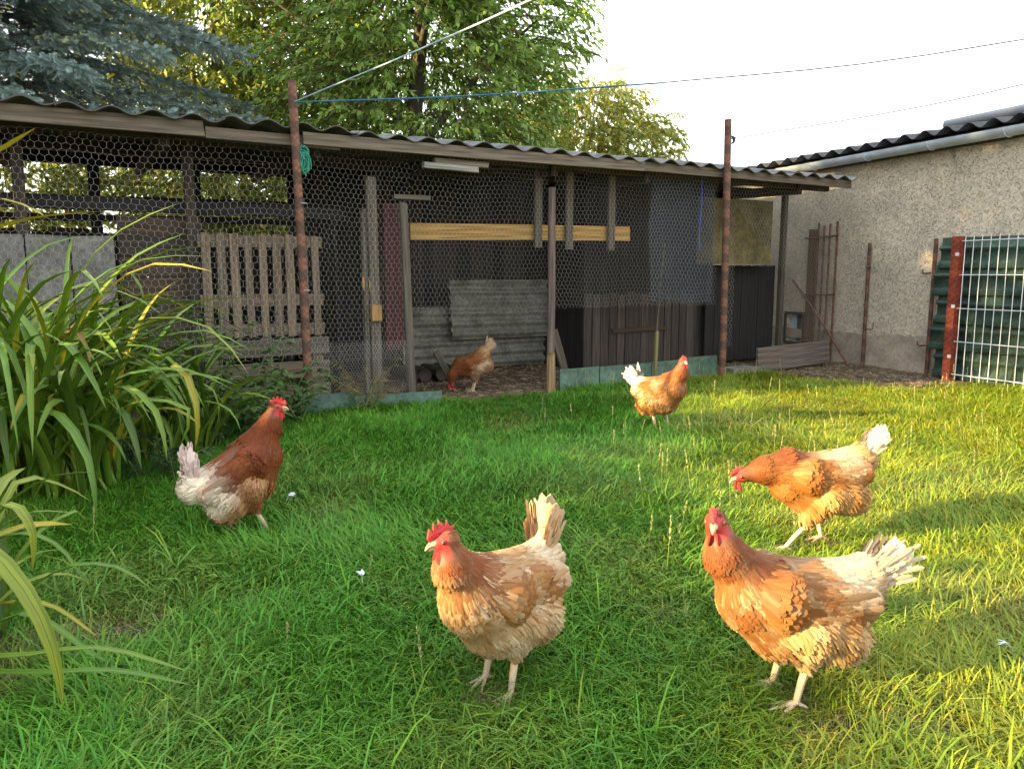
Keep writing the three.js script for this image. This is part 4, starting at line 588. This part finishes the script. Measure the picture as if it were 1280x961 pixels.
function withNormals(b, nrm) { const g = b.geo(), q = g.attributes.normal; for (let i = 0; i < q.count; i++) { let x = q.getX(i), y = q.getY(i), z = q.getZ(i); if (x * nrm[i * 3] + y * nrm[i * 3 + 1] + z * nrm[i * 3 + 2] > 0) { x = x * 0.7 + nrm[i * 3] * 0.6; y = y * 0.7 + nrm[i * 3 + 1] * 0.6; z = z * 0.7 + nrm[i * 3 + 2] * 0.6; const l = Math.hypot(x, y, z); q.setXYZ(i, x / l, y / l, z / l); } } return g; }

function makeHen(label, sp) {
  const o = thing('hen', label, 'hen', 'hens in the yard'); o.position.set(sp.x, gh(sp.x, sp.z), sp.z); o.rotation.y = sp.yaw; o.scale.setScalar(sp.scale ?? 1);
  const R = rng(sp.seed), cp = Math.cos(sp.pitch), sn = Math.sin(sp.pitch), hip = [-0.02, 0.2 + (sp.raise ?? 0)];
  const B = (x, y, z = 0) => V(hip[0] + (x - hip[0]) * cp - (y - 0.2) * sn, hip[1] + (x - hip[0]) * sn + (y - 0.2) * cp, z); // torso point, tilted
  const fl = (x, y) => V(x * cp - y * sn, x * sn + y * cp, 0);
  const prims = [], add = (reg, a, ra, b, rb, flow, sz = 1) => prims.push({ reg, a, ra, b, rb, flow: flow.clone().normalize(), sz });
  const head = V(...sp.head), hd = V(...sp.face).normalize(), base = B(0.105, 0.265), td = fl(Math.cos(sp.tail), Math.sin(sp.tail)).multiplyScalar(1);
  const tb = B(-0.145, 0.262), te = tb.clone().addScaledVector(td, 0.055);
  add('breast', B(0.085, 0.225), 0.077, B(0.04, 0.18), 0.069, fl(-0.55, -0.8), 1.04);
  add('back', B(0.04, 0.232), 0.075, B(-0.06, 0.232), 0.071, fl(-1, -0.12), 1.0);
  add('rump', B(-0.07, 0.225), 0.075, tb, 0.05, fl(-1, 0.25));
  add('tail', tb, 0.046, te, 0.017, td, 1.3);
  add('belly', B(0.02, 0.165), 0.07, B(-0.085, 0.17), 0.068, fl(-0.9, -0.45));
  const m1 = base.clone().lerp(head, 0.5).add(V(...(sp.neckBow ?? [0.012, -0.006, 0]))), down = base.clone().sub(head).normalize();
  add('neck', base, 0.062, m1, 0.036, down); add('neck', m1, 0.036, head.clone().addScaledVector(hd, -0.007), 0.018, down);
  add('head', head.clone().addScaledVector(hd, -0.004), 0.0185, head.clone().addScaledVector(hd, 0.013), 0.0115, down);
  for (const s of [-1, 1]) {
    const hk = V(...sp.legs[s < 0 ? 0 : 1].hock);
    add('thigh', B(-0.015, 0.175, s * 0.056), 0.054, V(hk.x, hk.y + 0.012, s * 0.042), 0.019, V(-0.35, -0.9, 0));
    add('fluff', B(-0.075, 0.165, s * 0.04), 0.058, B(-0.1, 0.15, s * 0.03), 0.05, V(-0.6, -0.75, 0));
    add('wing', B(0.05, 0.245, s * 0.062), 0.05, B(-0.11, 0.238, s * 0.062), 0.032, fl(-1, -0.08), 1.35);
  }
  const ab = V(0, 0, 0), ap = V(0, 0, 0), dd = new Float64Array(prims.length);
  const field = (x, y, z) => { let sum = 0; for (let i = 0; i < prims.length; i++) { const q = prims[i]; ab.subVectors(q.b, q.a); ap.set(x - q.a.x, y - q.a.y, z - q.a.z); const t = clamp(ap.dot(ab) / Math.max(1e-9, ab.lengthSq())); const dx = ap.x - ab.x * t, dy = ap.y - ab.y * t, dz = (ap.z - ab.z * t) * q.sz, d = Math.sqrt(dx * dx + dy * dy + dz * dz) - lerp(q.ra, q.rb, t); dd[i] = d; sum += Math.exp(-d / (q.reg === 'wing' ? 0.005 : q.reg === 'head' ? 0.004 : 0.011)); } return -0.009 * Math.log(sum + 1e-30); };
  const res = sp.res ?? 84, S = 0.36, C = [-0.01, 0.24], mc = new MarchingCubes(res, skinMat, false, false, 90000), hs = res / 2; mc.isolation = 0;
  for (let k0 = 0; k0 < res; k0 += 4) for (let j0 = 0; j0 < res; j0 += 4) for (let i0 = 0; i0 < res; i0 += 4) { const far = field(C[0] + (i0 + 1.5 - hs) / hs * S, C[1] + (j0 + 1.5 - hs) / hs * S, (k0 + 1.5 - hs) / hs * S);
    for (let k = k0; k < k0 + 4 && k < res; k++) for (let j = j0; j < j0 + 4 && j < res; j++) for (let i = i0; i < i0 + 4 && i < res; i++) mc.field[k * res * res + j * res + i] = Math.abs(far) > 0.045 ? -far : -field(C[0] + (i - hs) / hs * S, C[1] + (j - hs) / hs * S, (k - hs) / hs * S); }
  mc.update();
  let g = new THREE.BufferGeometry(); const pos = new Float32Array(mc.count * 3); for (let i = 0; i < mc.count; i++) { pos[i * 3] = C[0] + mc.positionArray[i * 3] * S; pos[i * 3 + 1] = C[1] + mc.positionArray[i * 3 + 1] * S; pos[i * 3 + 2] = mc.positionArray[i * 3 + 2] * S; }
  g.setAttribute('position', new THREE.BufferAttribute(pos, 3)); g = mergeVertices(g, 1e-5);
  const p = g.attributes.position, nn = new Float32Array(p.count * 3), cc = new Float32Array(p.count * 3), e = 0.002;
  const grad = (x, y, z) => V(field(x + e, y, z) - field(x - e, y, z), field(x, y + e, z) - field(x, y - e, z), field(x, y, z + e) - field(x, y, z - e)).normalize();
  const near = (x, y, z) => { field(x, y, z); let k = 0; for (let i = 1; i < prims.length; i++) if (dd[i] < dd[k]) k = i; return k; };
  const hu = V(0, 1, 0).addScaledVector(hd, -hd.y).normalize(), hsd = V(0, 0, 0).crossVectors(hd, hu); // head up, head side
  const faceAt = (x, y, z) => { const q = V(x, y, z).sub(head), f = q.dot(hd), u = q.dot(hu); return smooth(-0.005, 0.003, f) * smooth(0.04, 0.033, q.length()) * smooth(0.022, 0.016, u); };
  // where the colours lie: pale saddle, pale fluff, white tail, dark neck, all broken up feather by feather
  const dye = (c, k) => [c[0] * k[0], c[1] * k[1], c[2] * k[2]], RU = [0.43, 0.39, 0.29], CR = [0.6, 0.54, 0.43], pal = { mottle: sp.pal.mottle }; for (const k of ['base', 'neck', 'breast', 'wing', 'edge']) pal[k] = dye(sp.pal[k], RU); for (const k of ['fluff', 'saddle']) pal[k] = dye(sp.pal[k], CR); pal.tail = dye(sp.pal.tail, [0.72, 0.67, 0.6]); const ux = (q) => { const dx = q.x - hip[0], dy = q.y - hip[1]; return [dx * cp + dy * sn + hip[0], -dx * sn + dy * cp + 0.2]; };
  const colour = (q, reg, j) => { const [bx, by] = ux(q), n1 = fbm(q.x * 22 + sp.seed, q.y * 22, q.z * 22, 3), n2 = noise(q.x * 70, q.y * 70, q.z * 70 + sp.seed);
    let c = pal.base; if (reg === 'neck' || reg === 'head') c = mix3(pal.neck, pal.base, clamp((by < 0.29 ? 0.35 : 0) + (n1 - 0.5) * 1.2)); else if (reg === 'breast') c = mix3(pal.breast, pal.base, smooth(0.4, 0.62, n1)); else if (reg === 'wing') c = mix3(pal.wing, pal.base, smooth(0.45, 0.7, n1)); else if (reg === 'thigh' || reg === 'fluff' || reg === 'belly') c = mix3(pal.base, pal.fluff, clamp(0.3 + 0.9 * smooth(0.35, 0.65, n1) * (reg === 'fluff' ? 1.2 : 0.8))); else if (reg === 'tail') c = mix3(pal.base, pal.tail, 0.55 + 0.4 * (n1 - 0.5)); else if (reg === 'rump') c = mix3(pal.base, pal.saddle, 0.3);
    const sr = sp.sadR ?? 1, sad = smooth(0.075 * sr, 0.03 * sr, Math.hypot(bx - (sp.sad?.[0] ?? -0.1), (by - (sp.sad?.[1] ?? 0.285)) * 1.1)) * (reg === 'wing' ? 0.55 : 1); c = mix3(c, pal.saddle, sad * smooth(0.3, 0.5, n1 + 0.12));
    if (pal.mottle) c = mix3(c, pal.saddle, pal.mottle * smooth(0.42, 0.75, n2 * 0.5 + n1 * 0.5) * (reg === 'neck' || reg === 'head' ? 0.25 : 1));
    const k = 0.78 + 0.44 * j; return [c[0] * k, c[1] * k, c[2] * k]; };
  const skin = [0.4, 0.018, 0.018];
  for (let i = 0; i < p.count; i++) { const x = p.getX(i), y = p.getY(i), z = p.getZ(i), n = grad(x, y, z); n.toArray(nn, i * 3); const reg = prims[near(x, y, z)].reg, f = reg === 'head' || reg === 'neck' ? faceAt(x, y, z) : 0; mix3(colour(V(x, y, z), reg, 0.35), mix3(skin, [0.42, 0.06, 0.045], noise(x * 300, y * 300, z * 300) * 0.6), f).forEach((v, k) => { cc[i * 3 + k] = v; }); }
  g.setAttribute('normal', new THREE.BufferAttribute(nn, 3)); g.setAttribute('color', new THREE.BufferAttribute(cc, 3)); g.setAttribute('uv', new THREE.BufferAttribute(new Float32Array(p.count * 2), 2));
  part(o, 'body', g, skinMat);
  // plumage laid over the body from sampled surface points
  const ix = g.index.array, cdf = []; let tot = 0; const A = V(0, 0, 0), Bv = V(0, 0, 0), Cv = V(0, 0, 0), t1 = V(0, 0, 0), t2 = V(0, 0, 0);
  for (let i = 0; i < ix.length; i += 3) { A.fromBufferAttribute(p, ix[i]); Bv.fromBufferAttribute(p, ix[i + 1]); Cv.fromBufferAttribute(p, ix[i + 2]); t1.subVectors(Bv, A); t2.subVectors(Cv, A); const ar = t1.cross(t2).length() / 2, hw = A.distanceTo(head) < 0.13 ? 4.5 : 1; tot += ar * hw; cdf.push(tot); }
  const size = { neck: [0.03, 0.007, 0.12], head: [0.011, 0.0045, 0.08], breast: [0.026, 0.01, 0.08], back: [0.03, 0.012, 0.07], wing: [0.042, 0.017, 0.07], rump: [0.036, 0.01, 0.12], tail: [0.05, 0.011, 0.1], thigh: [0.028, 0.006, 0.16], fluff: [0.034, 0.006, 0.22], belly: [0.03, 0.007, 0.18] };
  const fb = new Buf(), fn = [], N = Math.round((sp.feathers ?? 5200) * 1.9);
  for (let k = 0; k < N; k++) {
    const r = R() * tot; let lo = 0, hi = cdf.length - 1; while (lo < hi) { const m = (lo + hi) >> 1; cdf[m] < r ? lo = m + 1 : hi = m; }
    let u = R(), v = R(); if (u + v > 1) { u = 1 - u; v = 1 - v; } A.fromBufferAttribute(p, ix[lo * 3]); Bv.fromBufferAttribute(p, ix[lo * 3 + 1]); Cv.fromBufferAttribute(p, ix[lo * 3 + 2]);
    const q = A.clone().multiplyScalar(1 - u - v).addScaledVector(Bv, u).addScaledVector(Cv, v), n = grad(q.x, q.y, q.z), reg = prims[near(q.x, q.y, q.z)].reg;
    if ((reg === 'head' || reg === 'neck') && faceAt(q.x, q.y, q.z) > 0.25) continue;
    const f = V(0, 0, 0); for (let i = 0; i < prims.length; i++) f.addScaledVector(prims[i].flow, Math.exp(-dd[i] / 0.014)); // dd still holds the distances at the last field() call of near()
    f.normalize().add(rv(R).multiplyScalar(reg === 'fluff' || reg === 'belly' ? 0.3 : 0.13)); f.addScaledVector(n, -f.dot(n)).normalize();
    let [L, W, lf] = size[reg]; if (reg === 'neck') { const hdst = q.distanceTo(head); const t = smooth(0.03, 0.12, hdst); L = lerp(0.016, 0.034, t); W = lerp(0.0045, 0.008, t); }
    L *= 0.8 + 0.5 * R(); W *= 0.8 + 0.4 * R(); let cr = 0, best = 9; for (let i = 0; i < prims.length; i++) { const w = dd[i] + (R() - 0.5) * 0.03 * (prims[i].reg === 'head' ? 0.2 : 1); if (w < best) { best = w; cr = i; } }
    const c = colour(q, prims[cr].reg, R()), pale = 0.03 + 0.12 * R();
    feather(fb, fn, q.clone().addScaledVector(f, -0.25 * L).addScaledVector(n, reg === 'wing' ? 0.002 : -0.0015), n, f, L, W, L * lf * (0.4 + R()), c, mix3(c, pal.edge, pale), n);
  }
  part(o, 'plumage', withNormals(fb, fn), featherMat);
  // tail fan
  const tf = new Buf(), tn = []; const tN = 40; for (let k = 0; k < tN; k++) { const w = ((k * 0.618034) % 1) * 2 - 1, t = R(), ang = (t - 0.5) * (sp.fan ?? 0.75), d0 = fl(Math.cos(sp.tail + ang), Math.sin(sp.tail + ang)); d0.z = w * 0.17; d0.normalize(); const th = w * 1.35, n = V(d0.y * Math.cos(th), -d0.x * Math.cos(th), Math.sin(th)); n.addScaledVector(d0, -n.dot(d0)).normalize(); const L = (sp.tailLen ?? 0.12) * (0.86 + 0.16 * R()) * (1 - 0.2 * Math.abs(w)), c = mix3(pal.base, pal.tail, 0.72 + 0.28 * R()); feather(tf, tn, tb.clone().addScaledVector(d0, 0.012).add(V(0, 0, w * 0.016)), n, d0, L, 0.027, 0.006 + 0.005 * R(), c, mix3(c, pal.tail, 0.75), n); }
  // coverts that hide the roots of the tail fan
  for (let k = 0; k < 340; k++) { const s = R() < 0.5 ? 1 : -1, a = (R() - 0.5) * (sp.fan ?? 0.75) * 1.5, d0 = fl(Math.cos(sp.tail + a), Math.sin(sp.tail + a)); d0.z = s * (0.05 + 0.2 * R()); d0.normalize(); const n = V((R() - 0.5) * 0.6, 0.25, s).addScaledVector(d0, 0).normalize(); n.addScaledVector(d0, -n.dot(d0)).normalize(); const c = mix3(pal.base, pal.tail, 0.35 + 0.6 * R()); feather(tf, tn, tb.clone().addScaledVector(d0, 0.005 + 0.07 * R() * R()).add(V((R() - 0.5) * 0.02, (R() - 0.5) * 0.03, s * 0.022 * R())), n, d0, 0.04 + 0.04 * R(), 0.0105, 0.006, c, mix3(c, pal.tail, 0.4), n); }
  part(o, 'tail', withNormals(tf, tn), featherMat);
  // folded flight feathers of each wing
  for (const s of [-1, 1]) { const wf = new Buf(), wn = []; for (let k = 0; k < 9; k++) { const t = k / 8, root = B(0.0 - 0.05 * t, 0.205 + 0.055 * t, s * (0.108 - 0.012 * t)), d0 = fl(-1, -0.02 - 0.14 * (1 - t)); d0.z = -s * 0.26; d0.normalize(); const n = V(0, 0.15, s).normalize(); n.addScaledVector(d0, -n.dot(d0)).normalize(); const c = colour(root, 'wing', R()); feather(wf, wn, root.addScaledVector(n, 0.001 * k - 0.004), n, d0, 0.088 + 0.025 * (1 - Math.abs(t - 0.4)), 0.021, 0.006, c, mix3(c, pal.edge, 0.25 + 0.2 * R()), n); } part(o, 'wing', withNormals(wf, wn), featherMat); }
  // head furniture in the head's own frame
  const hg = new THREE.Matrix4().makeBasis(hd, hu, hsd).setPosition(head), put = (name, geo, mat) => part(o, name, geo.applyMatrix4(hg), mat);
  const cs = new THREE.Shape(); cs.moveTo(0.03, 0.008); for (const [x, y] of [[0.033, 0.016], [0.027, 0.031], [0.021, 0.022], [0.016, 0.039], [0.009, 0.026], [0.003, 0.042], [-0.005, 0.027], [-0.012, 0.037], [-0.016, 0.024], [-0.024, 0.024], [-0.018, 0.014], [-0.004, 0.02], [0.012, 0.02]]) cs.lineTo(x, y); cs.closePath();
  const cg = new THREE.ExtrudeGeometry(cs, { depth: 0.0035, bevelEnabled: true, bevelSize: 0.0012, bevelThickness: 0.0015, bevelSegments: 2 }); { const q = cg.attributes.position; for (let i = 0; i < q.count; i++) { const y = q.getY(i), h = Math.max(0, y - 0.018), sc = sp.comb ?? 1; q.setXYZ(i, q.getX(i), 0.016 + (y - 0.016) * sc, q.getZ(i) - 0.00175 + h * h * 22 * (sp.flop ?? 0.4) + Math.sin(q.getX(i) * 260) * 0.0008); } cg.computeVertexNormals(); } put('comb', cg, combMat);
  for (const s of [-1, 1]) {
    const w = new THREE.SphereGeometry(1, 14, 10); { const q = w.attributes.position; for (let i = 0; i < q.count; i++) { const y = q.getY(i), k = 1 - 0.45 * Math.max(0, y); q.setXYZ(i, q.getX(i) * 0.0095 * k, y * 0.0155, q.getZ(i) * 0.0032 * k); } w.rotateX(s * -0.18); w.translate(0.018, -0.029, s * 0.0085); w.computeVertexNormals(); } put('wattle', w, combMat);
    const ey = put('eye', new THREE.SphereGeometry(0.0047, 14, 10).translate(0.0085, 0.005, s * 0.0175), eyeMat); part(ey, 'pupil', new THREE.SphereGeometry(0.0033, 10, 8).translate(0.0085, 0.005, s * 0.0206).applyMatrix4(hg), pupilMat);
  }
  const bk = new Buf(); limb(bk, [V(0.02, 0.001, 0), V(0.033, 0.0, 0), V(0.043, -0.007, 0)], 0.009, 0.0012, 10, null, (t) => lerp(0.0088, 0.001, Math.pow(t, 1.25))); limb(bk, [V(0.02, -0.006, 0), V(0.03, -0.0075, 0), V(0.037, -0.009, 0)], 0.006, 0.001, 8, null, (t) => lerp(0.006, 0.001, t)); put('beak', bk.geo(), hornMat);
  // legs with toes
  for (const s of [-1, 1]) { const lg = sp.legs[s < 0 ? 0 : 1], hk = V(...lg.hock), ft = V(...lg.foot), b = new Buf(); hk.z = s * 0.042; ft.z = lg.foot[2] ?? s * 0.045; const an = V(ft.x, ft.y + 0.012, ft.z);
    limb(b, [hk.clone().add(V(0.012, 0.03, 0)), hk, hk.clone().lerp(an, 0.5), an], 0.009, 0.0058, 9, null, (t) => lerp(0.0105, 0.0068, t));
    const a0 = lg.turn ?? 0; for (const [a, l] of [[-0.5, 0.05], [0, 0.06], [0.5, 0.05], [3.3, 0.026]]) { const d = V(Math.cos(a + a0), 0, Math.sin(a + a0)); limb(b, [an.clone().add(V(0, 0.002, 0)), V(an.x + d.x * l * 0.35, ft.y + 0.009, an.z + d.z * l * 0.35), V(an.x + d.x * l * 0.75, ft.y + 0.005, an.z + d.z * l * 0.75), V(an.x + d.x * l, ft.y + 0.001, an.z + d.z * l)], 0.0062, 0.0022, 7); }
    part(o, 'leg', b.geo(), legMat); }
  return o;
}
const stand = (dx = 0) => [{ hock: [-0.012 + dx, 0.092, -0.042], foot: [0.008 + dx, 0] }, { hock: [-0.012 - dx, 0.092, 0.042], foot: [0.008 - dx, 0] }];
const white = [0.82, 0.8, 0.76], cream = [0.68, 0.52, 0.34], edge = [0.6, 0.4, 0.22];
makeHen('deep russet hen with upright white tail standing by the strap leaves', { x: -1.05, z: -2.93, yaw: 0.6, pitch: 0.5, seed: 1, tail: 1.25, tailLen: 0.155, fan: 0.24, head: [0.125, 0.445, 0.01], face: [0.83, -0.06, 0.55], neckBow: [0.006, 0.0, 0], legs: [{ hock: [-0.02, 0.095, 0], foot: [-0.045, 0] }, { hock: [0.025, 0.095, 0], foot: [0.065, 0] }], sad: [-0.14, 0.24], sadR: 1.75, pal: { base: [0.36, 0.11, 0.032], neck: [0.3, 0.075, 0.022], breast: [0.26, 0.065, 0.02], wing: [0.26, 0.065, 0.02], fluff: [0.56, 0.34, 0.18], saddle: [1.15, 1.08, 0.98], tail: [1.1, 0.95, 0.95], edge: [0.42, 0.16, 0.06] }, scale: 1.11 });
makeHen('pale buff breasted hen with a raised tail in the middle of the lawn', { x: -0.03, z: -1.79, yaw: -2.22, pitch: 0.1, seed: 2, tail: 1.66, tailLen: 0.15, fan: 0.2, head: [0.165, 0.385, 0.01], face: [0.88, -0.16, 0.42], legs: stand(0.012), sad: [-0.11, 0.28], comb: 1.05, feathers: 7000, res: 96, pal: { base: [0.66, 0.38, 0.17], neck: [0.4, 0.13, 0.05], breast: [0.86, 0.6, 0.36], wing: [0.56, 0.26, 0.1], fluff: [0.86, 0.7, 0.5], saddle: [0.84, 0.74, 0.6], tail: cream, edge: [0.7, 0.52, 0.34], mottle: 0.55 }, scale: 1.12 });
makeHen('sturdy mottled brown hen facing the viewer with a cream saddle patch', { x: 0.665, z: -1.74, yaw: Math.PI + 0.14, pitch: 0.05, seed: 3, tail: 2.5, tailLen: 0.125, fan: 0.5, head: [0.182, 0.402, -0.012], face: [0.5, -0.12, -0.86], neckBow: [0.014, -0.004, 0], legs: stand(-0.004), sad: [-0.095, 0.29], comb: 0.6, flop: 0.8, feathers: 7600, res: 96, pal: { base: [0.54, 0.27, 0.09], neck: [0.34, 0.115, 0.045], breast: [0.4, 0.16, 0.06], wing: [0.46, 0.19, 0.065], fluff: [0.74, 0.54, 0.3], saddle: [0.8, 0.7, 0.55], tail: [0.75, 0.66, 0.54], edge, mottle: 0.42 }, scale: 1.12 });
makeHen('golden orange hen striding with neck stretched low across sunlit grass', { x: 1.14, z: -2.8, yaw: Math.PI + 0.1, pitch: -0.1, raise: 0.012, seed: 4, tail: 2.38, tailLen: 0.14, fan: 0.26, head: [0.265, 0.245, -0.006], face: [0.93, -0.3, -0.2], neckBow: [0.0, 0.006, 0], legs: [{ hock: [0.05, 0.09, 0], foot: [0.12, 0.0] }, { hock: [-0.03, 0.09, 0], foot: [-0.05, 0.0] }], sad: [-0.06, 0.285], comb: 0.7, feathers: 6500, pal: { base: [0.62, 0.27, 0.07], neck: [0.36, 0.11, 0.035], breast: [0.56, 0.22, 0.05], wing: [0.5, 0.19, 0.05], fluff: [0.72, 0.46, 0.2], saddle: [0.82, 0.68, 0.48], tail: [0.86, 0.8, 0.68], edge, mottle: 0.15 }, scale: 1.13 });
makeHen('rusty hen with a white tail facing the viewer near the green edging', { x: 0.98, z: -4.98, yaw: -0.9, pitch: 0.2, seed: 5, tail: 2.3, tailLen: 0.14, fan: 0.5, head: [0.15, 0.405, 0.0], face: [0.9, -0.1, 0.4], legs: stand(0.01), sad: [-0.12, 0.27], feathers: 3600, res: 70, comb: 0.7, pal: { base: [0.52, 0.2, 0.06], neck: [0.42, 0.13, 0.04], breast: [0.5, 0.19, 0.055], wing: [0.48, 0.19, 0.06], fluff: [0.66, 0.42, 0.2], saddle: white, tail: [0.88, 0.87, 0.85], edge, mottle: 0.25 }, scale: 1.15 });
makeHen('russet hen pecking head down at the open doorway of the run', { x: -0.34, z: -6.72, yaw: Math.PI + 0.2, pitch: -0.5, raise: 0.035, seed: 6, tail: 2.75, tailLen: 0.115, fan: 0.6, head: [0.19, 0.055, 0.0], face: [0.45, -0.85, 0.0], neckBow: [0.03, 0.0, 0], legs: stand(0.0), sad: [-0.12, 0.25], feathers: 3200, res: 70, comb: 0.7, pal: { base: [0.4, 0.14, 0.045], neck: [0.34, 0.1, 0.035], breast: [0.36, 0.12, 0.04], wing: [0.33, 0.1, 0.03], fluff: [0.7, 0.56, 0.42], saddle: [0.6, 0.42, 0.25], tail: cream, edge, mottle: 0.15 } });
makeHen('brown hen half hidden under the large strap leaf clump', { x: -2.5, z: -3.2, yaw: Math.PI - 0.1, pitch: 0.0, seed: 7, tail: 2.6, head: [0.18, 0.39, 0.0], face: [1, -0.1, 0], legs: stand(0.0), feathers: 2600, res: 64, pal: { base: [0.42, 0.15, 0.05], neck: [0.34, 0.1, 0.035], breast: [0.4, 0.14, 0.045], wing: [0.36, 0.12, 0.04], fluff: [0.6, 0.36, 0.18], saddle: cream, tail: cream, edge } });

// ---------------------------------------------------------------- shadows on, then draw
scene.traverse((o) => { if (o.isMesh) { o.castShadow = true; o.receiveShadow = true; } });
renderer.render(scene, camera);
